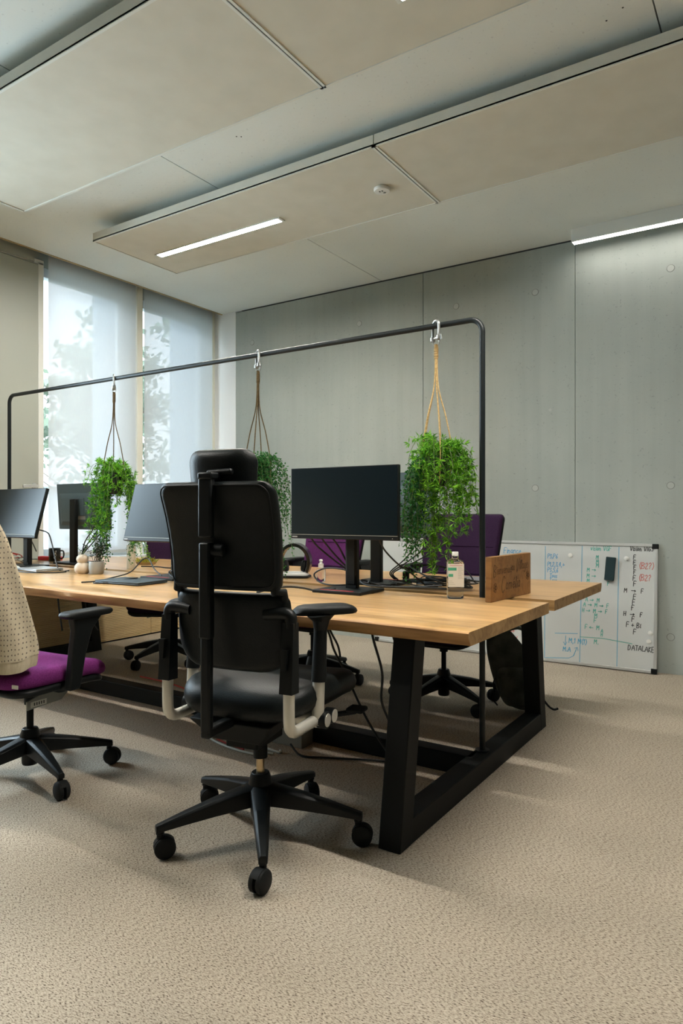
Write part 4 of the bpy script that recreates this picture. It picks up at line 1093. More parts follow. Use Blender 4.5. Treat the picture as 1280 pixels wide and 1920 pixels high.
# ------------------------------------------------------------------ hanging plants
RIGHT = Vector((0.836, 0.549, 0)); TOCAM = Vector((0.45, -0.89, 0))
def shackle(t, z0):
    """galvanised bow shackle over the rail, local origin at the rail centre"""
    m_ = MB()
    A = R(-35)
    ux = Vector((math.cos(A), math.sin(A), 0))
    pts = []
    pts.append(ux*-0.027 + Vector((0,0,-0.052)))
    for i in range(13):
        a = PI - PI*i/12
        pts.append(ux*0.027*math.cos(a) + Vector((0, 0, 0.002 + 0.020*math.sin(a))))
    pts.append(ux*0.027 + Vector((0,0,-0.052)))
    m_.tube(pts, 0.0065, 10)
    for s in (-1, 1): m_.lathe([(0.006, -0.012), (0.012, -0.008), (0.012, 0.008), (0.006, 0.012)], 14, 0, tuple(ux*0.027*s + Vector((0,0,-0.056))))
    m_.cyl(ux*-0.040 + Vector((0,0,-0.056)), ux*0.044 + Vector((0,0,-0.056)), 0.005, n=10)
    m_.bar(ux*0.040 + Vector((0,0,-0.048)), ux*0.048 + Vector((0,0,-0.070)), 0.004, 0.012)
    so = m_.build('shackle', M['steel'], t)
    m_ = MB(); m_.tube([(0.016*math.cos(a), 0.003, -0.070 + 0.016*math.sin(a)) for a in [i*PI/10 for i in range(20)]], 0.0028, 8, closed=True); m_.build('ring', M['steel'], so)

def strand_path(o, ang, out, rise, zend, rg, n=26, back=0.0):
    """arching, then hanging stem; returns points"""
    d = Vector((math.cos(ang), math.sin(ang), 0)); pts = []
    side = Vector((-d.y, d.x, 0))*rg.uniform(-0.03, 0.03)
    L = zend
    for i in range(n):
        s_ = i/(n-1)
        h = out*(1-math.exp(-3.2*s_)) 
        z = rise*math.sin(min(1, s_*3.0)*PI/2) * (1-s_) + L*max(0, s_-0.10)**1.15/0.9**1.15
        w = 0.008*math.sin(9*s_+ang*5)
        pts.append(o + d*(h+w) + side*s_ + Vector((0, 0, z)))
    return pts

def leaf(mb_, p, dirv, nrm, L, W):
    d = dirv.normalized(); s_ = d.cross(nrm)
    if s_.length < 1e-4: s_ = d.orthogonal()
    s_ = s_.normalized()
    mb_.add([p, p + d*L*0.5 + s_*W/2, p + d*L, p + d*L*0.5 - s_*W/2], [(0,1,2,3)])

def hanging_plant(label, x, potz, rope_mat, fern_spec, vine_spec, seed, pot_r=0.068, pot_h=0.13, n_rope=5):
    rg = random.Random(seed)
    ZB = 1.925
    t = thing('hanging_plant', label, 'hanging plant', (x, 2.76, ZB), 0, 'hanging plants on the rail')
    shackle(t, 0)
    pz = potz - ZB
    m_ = MB()
    m_.tube([(0, 0.003, -0.082), (0.001, 0.003, -0.115), (0, 0.003, -0.150)], [0.0085, 0.0075, 0.008], 10)
    for k in range(7): m_.tube([(0.0085*math.cos(a), 0.003+0.0085*math.sin(a), -0.095 - 0.007*k - 0.007*a/6.28) for a in [i*PI/6 for i in range(13)]], 0.0022, 5)
    for k in range(n_rope):
        a = k*2*PI/n_rope + 0.4
        e_ = Vector(((pot_r+0.004)*math.cos(a), (pot_r+0.004)*math.sin(a), pz))
        st = Vector((0.004*math.cos(a), 0.003+0.004*math.sin(a), -0.145))
        mid = st.lerp(e_, 0.30); mid.x *= 0.45; mid.y *= 0.45
        m_.tube(smooth_path([st, mid, st.lerp(e_, 0.62)*1.0, e_, e_ + Vector((-0.3*e_.x, -0.3*e_.y, -pot_h-0.004))], 6), 0.0030, 7)
    m_.build('rope', rope_mat, t)
    m_ = MB(); m_.lathe([(0.0, pz-pot_h), (pot_r*0.72, pz-pot_h), (pot_r*0.78, pz-pot_h+0.006), (pot_r, pz), (pot_r-0.006, pz), (pot_r-0.010, pz-0.02), (0, pz-0.022)], 28); m_.build('pot', M['pot_dark'], t)
    ss = MB()
    if fern_spec:
        fo = MB()
        for (a0, a1, n, out0, out1, zl0, zl1, rise) in fern_spec:
            for k in range(n):
                ang = R(rg.uniform(a0, a1)); out = rg.uniform(out0, out1); ze = -rg.uniform(zl0, zl1)
                o = Vector((rg.uniform(-0.4, 0.4)*pot_r, rg.uniform(-0.4, 0.4)*pot_r, pz-0.01))
                pts = strand_path(o, ang, out, rise*rg.uniform(0.6, 1.2), ze, rg, max(10, int((out-ze)*55)))
                ss.tube(pts, 0.0012, 4)
                step = 2
                for i in range(1, len(pts), step):
                    tg = (pts[i]-pts[i-1]).normalized()
                    ce = pts[i] + Vector((rg.gauss(0,.010), rg.gauss(0,.010), rg.gauss(0,.006)))
                    ax = (Vector((rg.gauss(0,1), rg.gauss(0,1), rg.gauss(0.2,0.7))).normalized() + tg*0.5).normalized()
                    for b in range(15):
                        dv = ax*0.9 + Vector((rg.gauss(0,.75), rg.gauss(0,.75), rg.gauss(0,.75)))
                        leaf(fo, ce, dv, Vector((rg.gauss(0,1), rg.gauss(0,1), rg.gauss(0,1))), rg.uniform(0.018, 0.036), 0.0048)
        fo.build('fern_foliage', M['fern'], t, smooth=False)
    if vine_spec:
        fo = MB()
        for (a0, a1, n, out0, out1, zl0, zl1, rise) in vine_spec:
            for k in range(n):
                ang = R(rg.uniform(a0, a1)); out = rg.uniform(out0, out1); ze = -rg.uniform(zl0, zl1)
                o = Vector((rg.uniform(-0.5, 0.5)*pot_r, rg.uniform(-0.5, 0.5)*pot_r, pz-0.01))
                pts = strand_path(o, ang, out, rise*rg.uniform(0.6, 1.2), ze, rg, max(12, int((out-ze)*62)))
                ss.tube(pts, 0.0009, 4)
                for i in range(1, len(pts)):
                    for b in range(3):
                        dv = Vector((rg.gauss(0,1), rg.gauss(0,1), rg.gauss(-0.2,0.7)))
                        leaf(fo, pts[i] + Vector((rg.gauss(0,.009), rg.gauss(0,.009), rg.gauss(0,.005))), dv, Vector((rg.gauss(0,1), rg.gauss(0,1), rg.gauss(0,1))), rg.uniform(0.011, 0.019), rg.uniform(0.007, 0.011))
        fo.build('vine_foliage', M['vine'], t, smooth=False)
    ss.build('stems', M['stem'], t)
    return t
# angles: 33 deg = right in the photo, 213 deg = left, -63 deg = towards the camera
hanging_plant('hanging plant with bright fern fronds on tan ropes, nearest the rail post', -1.311, 1.345, M['rope_tan'],
    [(-110, 60, 36, 0.05, 0.17, 0.04, 0.20, 0.14), (0, 70, 20, 0.10, 0.185, 0.18, 0.34, 0.10), (-100, -20, 17, 0.05, 0.09, 0.30, 0.54, 0.07), (60, 250, 12, 0.04, 0.11, 0.03, 0.10, 0.14)],
    [(170, 265, 38, 0.08, 0.165, 0.15, 0.42, 0.05), (180, 235, 6, 0.09, 0.14, 0.42, 0.56, 0.05)], 21)
hanging_plant('hanging plant with tiny leaves on brown ropes, partly behind the tall chair', -2.338, 1.33, M['rope_brown'],
    None, [(-90, 70, 46, 0.06, 0.19, 0.12, 0.50, 0.14), (70, 270, 22, 0.05, 0.15, 0.05, 0.40, 0.12), (-60, 50, 12, 0.08, 0.16, 0.45, 0.62, 0.08)], 22, n_rope=4)
hanging_plant('bushy hanging plant before the left window, farthest from the camera', -3.497, 1.34, M['rope_brown'],
    [(0, 360, 38, 0.05, 0.18, 0.04, 0.22, 0.13), (150, 300, 22, 0.06, 0.13, 0.25, 0.48, 0.07), (0, 60, 8, 0.12, 0.17, 0.2, 0.42, 0.06)],
    [(10, 70, 10, 0.10, 0.17, 0.3, 0.56, 0.07), (190, 300, 16, 0.05, 0.12, 0.42, 0.58, 0.05)], 23, n_rope=3)

# ------------------------------------------------------------------ things on the desk
ZT = 0.7405
t = thing('sanitizer_bottle', 'large clear bottle with white cap and green printed label', 'bottle', (-1.163, 2.634, ZT), R(33))
m_ = MB()
def oval(a, b, z): return [Vector((a*math.copysign(abs(math.cos(q))**0.55, math.cos(q)), b*math.copysign(abs(math.sin(q))**0.55, math.sin(q)), z)) for q in [i*2*PI/40 for i in range(40)]]
m_.loft([oval(0.030,0.019,0), oval(0.0335,0.022,0.004), oval(0.0345,0.023,0.02), oval(0.0345,0.023,0.148), oval(0.032,0.020,0.157), oval(0.018,0.014,0.163), oval(0.0135,0.0125,0.168), oval(0.0135,0.0125,0.178)])
m_.build('bottle_body', M['clear'], t, angle=60)
m_ = MB(); m_.lathe([(0.0, 0.176), (0.0135, 0.176), (0.0135, 0.192), (0.0125, 0.194), (0, 0.194)], 24); m_.build('cap', M['white_plastic'], t)
m_ = MB(); m_.box(-0.033, 0.033, -0.0240, -0.0236, 0.050, 0.146, 0); m_.box(-0.033, 0.002, -0.0243, -0.0239, 0.118, 0.130, 1); m_.box(-0.031, -0.012, -0.0243, -0.0239, 0.092, 0.104, 1)
for k in range(9): m_.box(0.008, 0.030-0.004*(k % 3), -0.0243, -0.0239, 0.084+0.0058*k, 0.0852+0.0058*k, 2)
for k in range(3): m_.box(-0.030, -0.004-0.006*k, -0.0243, -0.0239, 0.060+0.007*k, 0.0612+0.007*k, 2)
m_.box(-0.026, 0.026, -0.0243, -0.0239, 0.138, 0.1405, 3)
m_.build('bottle_label', [M['paper'], M['green_print'], M['grey_print'], M['pink_print']], t, smooth=False)

t = thing('gel_bottle', 'small clear hand gel bottle on the far desk, left of the black monitor stand', 'bottle', (-2.03, 2.90, ZT), R(20))
m_ = MB(); m_.lathe([(0.0, 0), (0.022, 0), (0.0245, 0.004), (0.0245, 0.055), (0.023, 0.064), (0.013, 0.072), (0.0, 0.072)], 28); m_.build('bottle_body', M['gel'], t)
m_ = MB(); m_.lathe([(0.0, 0.070), (0.014, 0.070), (0.0135, 0.092), (0.008, 0.094), (0.007, 0.104), (0.010, 0.107), (0.009, 0.113), (0.0, 0.115)], 20); m_.build('flip_cap', M['white_plastic'], t)
m_ = MB()
for k in range(5): m_.box(-0.013, 0.012-0.002*(k % 2), -0.0252, -0.0246, 0.022+0.006*k, 0.0235+0.006*k)
m_.build('bottle_label', M['pink_print'], t, smooth=False)

t = thing('headset', 'black wireless headset arch on a white charging base', 'headset', (-2.275, 3.0, ZT), R(25))
m_ = MB(); pad(m_, 0.15, 0.10, 0.03, 0.03, lambda u, v, q: Vector((u, v, 0.016+q)), 0.01); m_.build('charging_base', M['white_plastic'], t)
m_ = MB(); pad(m_, 0.17, 0.13, 0.012, 0.03, lambda u, v, q: Vector((u, v, 0.0065+q)), 0.004); m_.build('base_tray', M['black_plastic'], t)
m_ = MB()
pts = [(0.082*math.cos(a), 0, 0.085+0.095*math.sin(a)) for a in [R(-35+i*250/28) for i in range(29)]]
rg_ = []
for i, p in enumerate(pts):
    a = R(-35+i*250/28); hw = 0.030 + 0.016*math.sin(PI*i/28); th = 0.009
    o = Vector((math.cos(a), 0, math.sin(a))); P = Vector(p)
    rg_.append([P - o*th + Vector((0,-hw,0)), P + o*th + Vector((0,-hw,0)), P + o*th + Vector((0,hw,0)), P - o*th + Vector((0,hw,0))])
m_.loft(rg_); m_.build('headband', M['mug_black'], t, bevel=0.003)
for s in (-1, 1):
    m_ = MB(); m_.cyl((s*0.062, 0, 0.062), (s*0.038, 0, 0.066), 0.034, 0.030, n=24); m_.build('ear_cup', M['black_soft'], t, bevel=0.006)

t = thing('mug', 'black mug with white lettering before the left window', 'mug', (-4.50, 3.03, ZT), R(35))
m_ = MB(); m_.lathe([(0.0,0),(0.038,0),(0.041,0.004),(0.041,0.092),(0.0395,0.095),(0.037,0.092),(0.037,0.008),(0,0.006)], 32); m_.build('cup', M['mug_black'], t)
m_ = MB(); m_.tube(smooth_path([(0.038,0,0.075),(0.060,0,0.074),(0.066,0,0.048),(0.058,0,0.022),(0.038,0,0.020)], 5), 0.0055, 10); m_.build('handle', M['mug_black'], t)
m_ = MB()
for (x, z0, z1) in ((0.012,0.02,0.032),(0.018,0.028,0.040),(0.014,0.044,0.062),(0.022,0.044,0.049),(0.020,0.056,0.062),(0.014,0.068,0.072),(0.022,0.066,0.080)):
    a = math.asin(x/0.041); m_.box(x-0.0035, x+0.0035, -0.0418*math.cos(a)-0.0005, -0.0405*math.cos(a)+0.0005, z0, z1)
m_.build('lettering', M['white_plastic'], t, smooth=False)

t = thing('gourd_vase', 'cream double-bulb vase beside the small grey plant pot', 'vase', (-3.46, 2.51, ZT))
m_ = MB(); m_.lathe([(0,0),(0.030,0),(0.042,0.012),(0.046,0.030),(0.042,0.048),(0.030,0.060),(0.024,0.064),(0.030,0.070),(0.034,0.084),(0.031,0.098),(0.020,0.108),(0.012,0.111),(0.008,0.108),(0,0.106)], 32); m_.build('vase_body', M['ceramic_cream'], t)
m_ = MB(); rg0 = random.Random(4); lf = MB()
for k in range(4):
    a = rg0.uniform(0, 6.28); P = smooth_path([(0,0,0.10),(0.012*math.cos(a),0.012*math.sin(a),0.13),(0.03*math.cos(a),0.03*math.sin(a),0.155)],4); m_.tube(P,0.0012,4)
    for p in P[3:]: leaf(lf, p, Vector((rg0.gauss(0,1),rg0.gauss(0,1),0.6)), Vector((rg0.gauss(0,1),rg0.gauss(0,1),1)), 0.016, 0.007)
m_.build('sprig_stem', M['stem'], t); lf.build('sprig_leaves', M['dark_leaf'], t, smooth=False)

t = thing('potted_plant', 'small dark-leaved plant in a round grey pot on the near desk', 'potted plant', (-3.37, 2.54, ZT))
m_ = MB(); m_.lathe([(0,0),(0.036,0),(0.040,0.005),(0.044,0.035),(0.0435,0.062),(0.041,0.073),(0.038,0.073),(0.039,0.060),(0,0.058)], 36); m_.build('pot', M['ceramic_grey'], t)
m_ = MB(); m_.lathe([(0,0.056),(0.039,0.056),(0.039,0.061),(0,0.063)], 24); m_.build('soil', M['soil'], t)
m_ = MB(); lf = MB(); rg0 = random.Random(9)
for k in range(15):
    a = rg0.uniform(0, 6.28); r_ = rg0.uniform(0.02, 0.075); z_ = rg0.uniform(0.13, 0.24)
    P = smooth_path([(0.015*math.cos(a),0.015*math.sin(a),0.06),(r_*0.5*math.cos(a+0.3),r_*0.5*math.sin(a+0.3),0.06+(z_-0.06)*0.55),(r_*math.cos(a),r_*math.sin(a),z_)],6); m_.tube(P,0.0013,5)
    for p in P[4:]:
        for b in range(2): leaf(lf, p, Vector((rg0.gauss(0,1),rg0.gauss(0,1),rg0.gauss(0.3,0.6))), Vector((rg0.gauss(0,1),rg0.gauss(0,1),1)), 0.017, 0.009)
m_.build('stems', M['bark'], t); lf.build('leaves', M['dark_leaf'], t, smooth=False)

t = thing('cylinder_vase', 'slim cream cylinder vase with green sprigs behind the desk gap', 'vase', (-3.48, 2.88, ZT))
m_ = MB(); m_.lathe([(0,0),(0.025,0),(0.027,0.003),(0.027,0.148),(0.0255,0.150),(0.024,0.148),(0.024,0.01),(0,0.008)], 32); m_.build('vase_body', M['ceramic_white'], t)
m_ = MB(); lf = MB(); rg0 = random.Random(12)
for k in range(9):
    a = rg0.uniform(-1.2, 2.2); r_ = rg0.uniform(0.04, 0.14)
    P = smooth_path([(0,0,0.10),(0.02*math.cos(a),0.02*math.sin(a),0.165),(r_*0.7*math.cos(a),r_*0.7*math.sin(a),0.17),(r_*math.cos(a),r_*math.sin(a),0.17-r_*0.8)],5); m_.tube(P,0.001,4)
    for p in P[5:]:
        for b in range(3): leaf(lf, p, Vector((rg0.gauss(0,1),rg0.gauss(0,1),rg0.gauss(0,0.6))), Vector((rg0.gauss(0,1),rg0.gauss(0,1),1)), 0.015, 0.006)
m_.build('sprig_stem', M['stem'], t); lf.build('sprig_leaves', M['fern'], t, smooth=False)

t = thing('succulent_dish', 'yellow-green succulent in a flat brown dish before the window sill', 'potted plant', (-3.70, 3.19, ZT))
m_ = MB(); m_.lathe([(0,0),(0.06,0),(0.072,0.018),(0.068,0.018),(0.058,0.006),(0,0.006)], 28); m_.build('dish', M['trim_wood'], t)
lf = MB(); rg0 = random.Random(2)
for k in range(160):
    a = rg0.uniform(0, 6.28); r_ = rg0.uniform(0, 0.06); leaf(lf, Vector((r_*math.cos(a), r_*math.sin(a), 0.010)), Vector((math.cos(a)*0.6+rg0.gauss(0,.4), math.sin(a)*0.6+rg0.gauss(0,.4), rg0.uniform(0.5,1.4))), Vector((rg0.gauss(0,1),rg0.gauss(0,1),0.2)), rg0.uniform(0.02,0.05), 0.010)
lf.build('leaves', M['yellow_leaf'], t, smooth=False)

def laptop(label, x, y, rz, mt, w=0.31, d=0.215, z=ZT):
    t = thing('laptop', label, 'laptop', (x, y, z), rz, 'closed laptops')
    m_ = MB(); m_.box(-w/2, w/2, -d/2, d/2, 0.002, 0.0095); m_.build('laptop_base', mt, t, bevel=0.002)
    m_ = MB(); m_.box(-w/2, w/2, -d/2, d/2, 0.0105, 0.0165); m_.build('laptop_lid', mt, t, bevel=0.002)
    m_ = MB(); m_.box(-w/2+0.02, w/2-0.02, -d/2+0.02, d/2-0.02, 0, 0.002); m_.cyl((-w*0.35, d/2-0.004, 0.010), (w*0.35, d/2-0.004, 0.010), 0.004, n=10); m_.build('laptop_hinge', M['black_plastic'], t)
laptop('closed silver laptop on the far desk beside the rail post', -1.33, 3.33, R(8), M['laptop_silver'])
laptop('closed dark laptop below the blue-grey screen, left of the tall chair', -2.79, 2.31, R(4), M['laptop_dark'], 0.30, 0.20)
laptop('closed silver laptop under the left screen, by the cardigan', -3.86, 2.50, R(-6), M['laptop_silver'], 0.24, 0.17)

o = MB(); o.box(-0.016, 0.016, -0.014, 0.014, 0, 0.052); o.box(-0.010, 0.010, -0.010, 0.010, 0.052, 0.056)
tag(o.build('power_adapter', M['black_plastic'], bevel=0.003, loc=(-1.65, 3.12, ZT), rot=(0,0,R(20))), 'small black power adapter block standing among the cables', 'power adapter')
m_ = MB(); m_.box(-0.09, 0.09, -0.03, 0.03, 0, 0.03)
tag(m_.build('pencil_case', M['red'], bevel=0.006, loc=(-4.60, 3.06, ZT), rot=(0,0,R(15))), 'flat red case beside the black mug', 'case')
m_ = MB(); m_.box(-0.11, 0.11, -0.004, 0.004, 0, 0.13)
tag(m_.build('card_sheet', M['pink_card'], bevel=0.001, loc=(-4.76, 2.62, 0.7415), rot=(R(-8),0,R(75))), 'pale pink card standing behind the left monitor stand', 'card')

# cables: each one is its own thing
def cable(label, pts, r=0.0032, mt='cable', name='cable', group=None, k=6, plug=None):
    m_ = MB(); P = smooth_path(pts, k); m_.tube(P, r, 7)
    if plug:
        d = (P[-1]-P[-2]).normalized(); m_.cyl(P[-1]-d*0.006, P[-1]+d*0.026, r*2.1, n=10); m_.cyl(P[-1]+d*0.024, P[-1]+d*0.034, r*1.2, n=8)
    return tag(m_.build(name, M[mt]), label, 'cable', group)
zc = ZT+0.0035
cable('sleeved black cable running from the tall chair to the black monitor base', [(-1.97,2.32,zc),(-1.95,2.37,0.752),(-1.90,2.44,0.762),(-1.84,2.48,0.757),(-1.76,2.51,zc),(-1.70,2.545,0.7575)], 0.0045)
cable('thin black cable end with a plug lying before the black monitor base', [(-1.80,2.05,zc),(-1.78,2.10,zc),(-1.74,2.16,zc)], 0.0030, plug=True)
cable('black cable loop standing left of the black monitor stand', [(-1.66,2.66,0.80),(-1.72,2.66,0.83),(-1.83,2.66,0.835),(-1.90,2.66,0.805),(-1.87,2.65,0.772),(-1.79,2.62,0.762),(-1.70,2.64,0.765)], 0.0038)
for i, (x0, x1) in enumerate(((-1.86,-1.70),(-1.80,-1.69),(-1.74,-1.68))):
    cable(['leftmost','middle','rightmost'][i]+' of three cables hanging under the left half of the black monitor', [(x0,2.57,0.985),(x0+0.02,2.60,0.94),((x0+x1)/2,2.64,0.88),(x1,2.66,0.82),(x1+0.004,2.668,0.775)], 0.0042, group='cables at the black monitor')
cable('black cable hanging right of the black monitor stand down to the far base', [(-1.50,2.58,0.985),(-1.49,2.62,0.93),(-1.46,2.68,0.87),(-1.44,2.755,0.83),(-1.42,2.83,0.78),(-1.40,2.88,zc)], 0.0040)
for i, (x0, x1) in enumerate(((-1.52,-1.66),(-1.47,-1.65),(-1.40,-1.64))):
    cable(['left','middle','right'][i]+' cable slanting down to the far monitor stand behind the plant', [(x0,2.99,0.985),(x0-0.02,2.985,0.92),((x0+x1)/2,2.975,0.86),(x1,2.97,0.80),(x1+0.02,2.98,0.765)], 0.0032, group='cables at the far right monitor')
rgc = random.Random(31)
spots = ['nearest the big clear bottle', 'along the desk gap', 'around the small power adapter', 'rising in a tall loop', 'left of the big clear bottle', 'at the far monitor base', 'toward the rail post', 'lowest on the near desk edge of the pile', 'deepest in the pile']
for i in range(9):
    pts = []
    cx, cy = -1.36 + rgc.uniform(-0.10, 0.10), 2.93 + rgc.uniform(-0.05, 0.08)
    if i == 7: cx, cy = -1.40, 2.62
    n = rgc.randint(7, 10)
    for j in range(n):
        a = j*1.15 + rgc.uniform(-0.4, 0.4) + i
        rx, ry = rgc.uniform(0.08, 0.22), rgc.uniform(0.025, 0.085)
        z = zc + 0.005*i*0.6 + rgc.uniform(0.0, 0.030 if i not in (3, 6) else 0.085)
        y_ = cy + ry*math.sin(a)
        if i == 7: y_ = min(2.70, cy + 0.6*ry*math.sin(a))
        pts.append((cx + rx*math.cos(a), y_, z))
    cable('tangled black cable beside the big bottle, ' + spots[i], pts, rgc.choice([0.0028, 0.0034, 0.0042]), group='tangled cables by the bottle', k=8)
for i in range(4):
    pts = []
    for j in range(11):
        a = j*1.2 + i*0.8
        pts.append((-2.60 + 0.075*math.cos(a)+0.01*i, 2.47 + 0.05*math.sin(a) + 0.01*i, zc + 0.022*i + 0.03*(1+math.sin(a*0.7+i))))
    cable('coiled black cable heaped beside the tall chair back, ' + ['lowest coil', 'second coil', 'third coil', 'top coil'][i], pts, 0.0034, group='coiled cables behind the tall chair', k=7)
cable('forked black cable standing up before the cream cylinder vase', [(-3.00,2.17,zc),(-2.98,2.24,zc),(-2.97,2.33,0.755),(-2.98,2.46,0.775),(-3.00,2.56,0.835),(-2.97,2.58,0.838),(-2.88,2.54,0.79),(-2.78,2.50,0.765)], 0.0035)
cable('short black plug lead lying on the near desk before the forked cable', [(-2.80,2.36,zc+0.018),(-2.90,2.21,zc),(-2.93,2.19,zc),(-2.90,2.18,zc),(-2.86,2.20,zc)], 0.0032, plug=True)
cable('black cable falling from the left screen onto the desk', [(-4.02,2.60,0.985),(-3.93,2.60,0.965),(-3.86,2.58,0.90),(-3.80,2.56,0.82),(-3.74,2.55,zc),(-3.66,2.56,zc)], 0.0042)
cable('black cable lying in a flat curve before the left monitor base', [(-4.02,2.46,zc),(-3.90,2.37,zc),(-3.74,2.36,zc),(-3.62,2.42,zc),(-3.60,2.50,zc)], 0.0036)
cable('grey cable with a pale plug on the left monitor base', [(-4.30,2.50,0.775),(-4.18,2.45,zc+0.025),(-4.07,2.45,zc+0.03),(-4.00,2.44,zc+0.012)], 0.0045, 'cable_white', plug=True)
for i, x0 in enumerate((-4.36, -4.29)):
    cable(['left', 'right'][i]+' of two cables slanting to the left monitor column', [(x0,2.63,0.99),(x0+0.05,2.645,0.96),(x0+0.10,2.655,0.90),(x0+0.14,2.66,0.84)], 0.004, group='cables at the left monitor')
for i, x0 in enumerate((-4.02, -3.97, -3.92)):
    cable(['upper','middle','lower'][i]+' cable drooping from the back of the rear-facing monitor', [(x0,3.02,1.02),(x0-0.02,3.01,0.97),(x0-0.06,2.99,0.91),(-4.10,2.98,0.85-0.02*i),(-4.12,2.99,0.78)], 0.0042, group='cables at the rear-facing monitor')
cable('thin black cable lying on the far desk behind the vases', [(-3.55,3.02,zc),(-3.45,3.06,zc),(-3.3,3.03,zc),(-3.15,3.08,zc)], 0.004)
for i in range(3):
    pts = [( -4.42 + 0.06*math.cos(j*1.3+i), 2.74 + (0.0 if i else 0.06) + 0.03*math.sin(j*1.3+i) - 0.06, zc + 0.02*i + 0.02*(1+math.sin(j*0.9))) for j in range(8)]
    cable('curled cable in the small heap left of the left monitor column, ' + ['black', 'white', 'red'][i] + ' one', pts, 0.0034, ['cable','cable_white','cable_red'][i], group='cable heap at the left', k=6)
# under the desk
cable('black cable hanging in a long wave beside the near right desk leg', [(-1.32,2.20,0.70),(-1.30,2.20,0.62),(-1.275,2.22,0.50),(-1.30,2.26,0.38),(-1.285,2.30,0.28),(-1.33,2.38,0.18),(-1.38,2.50,0.05),(-1.39,2.56,0.008)], 0.005)
cable('black cable slanting down under the desk behind the seat of the tall chair', [(-1.80,2.50,0.70),(-1.70,2.48,0.58),(-1.66,2.47,0.50),(-1.60,2.46,0.42),(-1.46,2.42,0.24),(-1.30,2.38,0.09),(-1.24,2.37,0.008)], 0.005)
cable('black cable with a bend hanging under the desk right of the tall chair', [(-1.72,2.62,0.70),(-1.78,2.60,0.64),(-1.76,2.58,0.57),(-1.70,2.56,0.50),(-1.68,2.55,0.45)], 0.005)
cable('black cable lying on the carpet beside the grey power box', [(-1.92,2.50,0.03),(-1.83,2.46,0.008),(-1.72,2.50,0.008),(-1.55,2.58,0.008),(-1.45,2.62,0.008)], 0.005)
cable('black cable hanging before the slatted wood, left of the purple seat arm', [(-3.62,2.45,0.70),(-3.60,2.45,0.55),(-3.58,2.46,0.40)], 0.005)
cable('thin black cable hanging before the slatted wood, nearer the arm pad', [(-3.40,2.50,0.70),(-3.42,2.50,0.60),(-3.40,2.50,0.52),(-3.33,2.52,0.42)], 0.004)
cable('red network cable arching over the floor beam', [(-3.3,2.80,0.10),(-3.05,2.76,0.11),(-2.8,2.70,0.112),(-2.55,2.60,0.09),(-2.42,2.50,0.03),(-2.3,2.42,0.008),(-2.1,2.38,0.008)], 0.0045, 'cable_red')
for i in range(3):
    cable(['nearest','middle','farthest'][i]+' pale cable curving over the carpet behind the tall chair', [(-2.38-0.03*i,2.66,0.16),(-2.47+0.05*i,2.58,0.13),(-2.48+0.08*i,2.50,0.06),(-2.36+0.10*i,2.42+0.03*i,0.010),(-2.15+0.10*i,2.36+0.04*i,0.008),(-1.95,2.36+0.05*i,0.008)], 0.0055, 'cable_white', group='pale cables on the carpet')

t = thing('power_box', 'grey metal power box on the carpet along the floor beam', 'power box', (-2.03, 2.59, 0.0), 0)
m_ = MB(); m_.box(-0.14, 0.14, -0.045, 0.045, 0, 0.075); m_.build('box_body', M['grey_metal'], t, bevel=0.003)
m_ = MB(); m_.box(-0.142, 0.142, -0.047, 0.047, 0.068, 0.078); m_.build('box_lid', M['grey_metal'], t, bevel=0.002)

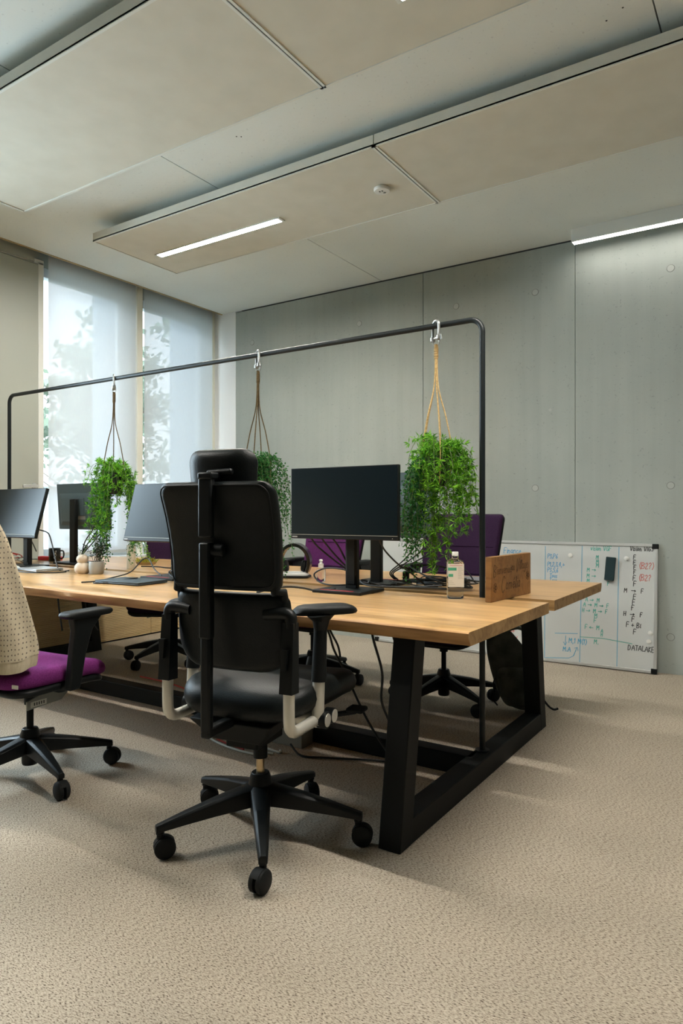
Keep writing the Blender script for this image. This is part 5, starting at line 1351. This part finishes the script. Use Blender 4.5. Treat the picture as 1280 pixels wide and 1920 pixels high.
# ------------------------------------------------------------------ backpack by the far leg
bp_ = thing('backpack', 'dark grey backpack slumped on the floor by the far right desk leg', 'backpack', (-1.248, 3.69, 0), R(30))
m_ = MB(); rings = []
for i in range(15):
    s_ = i/14; z = 0.005 + 0.49*s_
    sq = (math.sin(PI*min(1, max(0.001, (s_*0.96+0.04)))**0.8))**0.45 if 0 < s_ < 1 else 0.10
    hw = 0.145*sq*(1-0.22*s_); hd = 0.095*sq*(1-0.25*s_)
    cx = 0.03 - 0.16*s_**1.3; cy = 0.02*math.sin(3*s_)
    r_ = []
    for k in range(28):
        a = 2*PI*k/28; f = 1 + 0.03*math.sin(5*a+6*s_)+0.02*math.sin(9*a-11*s_)
        c_, q_ = math.cos(a), math.sin(a)
        r_.append(Vector((cx + hw*f*math.copysign(abs(c_)**0.75, c_), cy + hd*f*math.copysign(abs(q_)**0.75, q_), z)))
    rings.append(r_)
m_.loft(rings); m_.build('bag_body', M['backpack'], bp_, sub=1)
for s in (-0.045, 0.055):
    m_ = MB(); P = smooth_path([(-0.08+s*0.3, -0.06+s, 0.46), (0.0+s*0.3, -0.07+s, 0.475), (0.06, -0.07+s, 0.38), (0.095, -0.06+s, 0.26), (0.10, -0.05+s, 0.16)], 5)
    rg_ = []
    for i, p in enumerate(P):
        tt = (P[min(i+1, len(P)-1)] - P[max(i-1, 0)]).normalized(); sd = Vector((0.2, 1, 0)).normalized(); nn = tt.cross(sd).normalized()
        rg_.append([p - sd*0.025 - nn*0.005, p + sd*0.025 - nn*0.005, p + sd*0.025 + nn*0.005, p - sd*0.025 + nn*0.005])
    m_.loft(rg_); m_.build('shoulder_strap', M['backpack'], bp_, bevel=0.003)
m_ = MB(); pad(m_, 0.20, 0.20, 0.05, 0.05, lambda u, v, q: Vector((-0.02 + u*0.9 - 0.3*(v+0.1)*0.6, -0.105 - q*0.8 + 0.02*(v/0.1), 0.16 + v)), 0.02, 0.01); m_.build('front_pocket', M['backpack'], bp_)
m_ = MB(); m_.tube(smooth_path([(0.12, -0.03, 0.08), (0.16, 0.0, 0.03), (0.19, 0.01, 0.010), (0.215, 0.02, 0.012)], 5), 0.006, 8); m_.build('loose_strap', M['black_soft'], bp_)
m_ = MB(); m_.tube(smooth_path([(-0.13,-0.02,0.20),(-0.15,-0.05,0.16),(-0.14,-0.03,0.11),(-0.15,-0.06,0.08),(-0.13,-0.07,0.05)], 5), 0.004, 6); m_.build('cord', M['black_soft'], bp_)
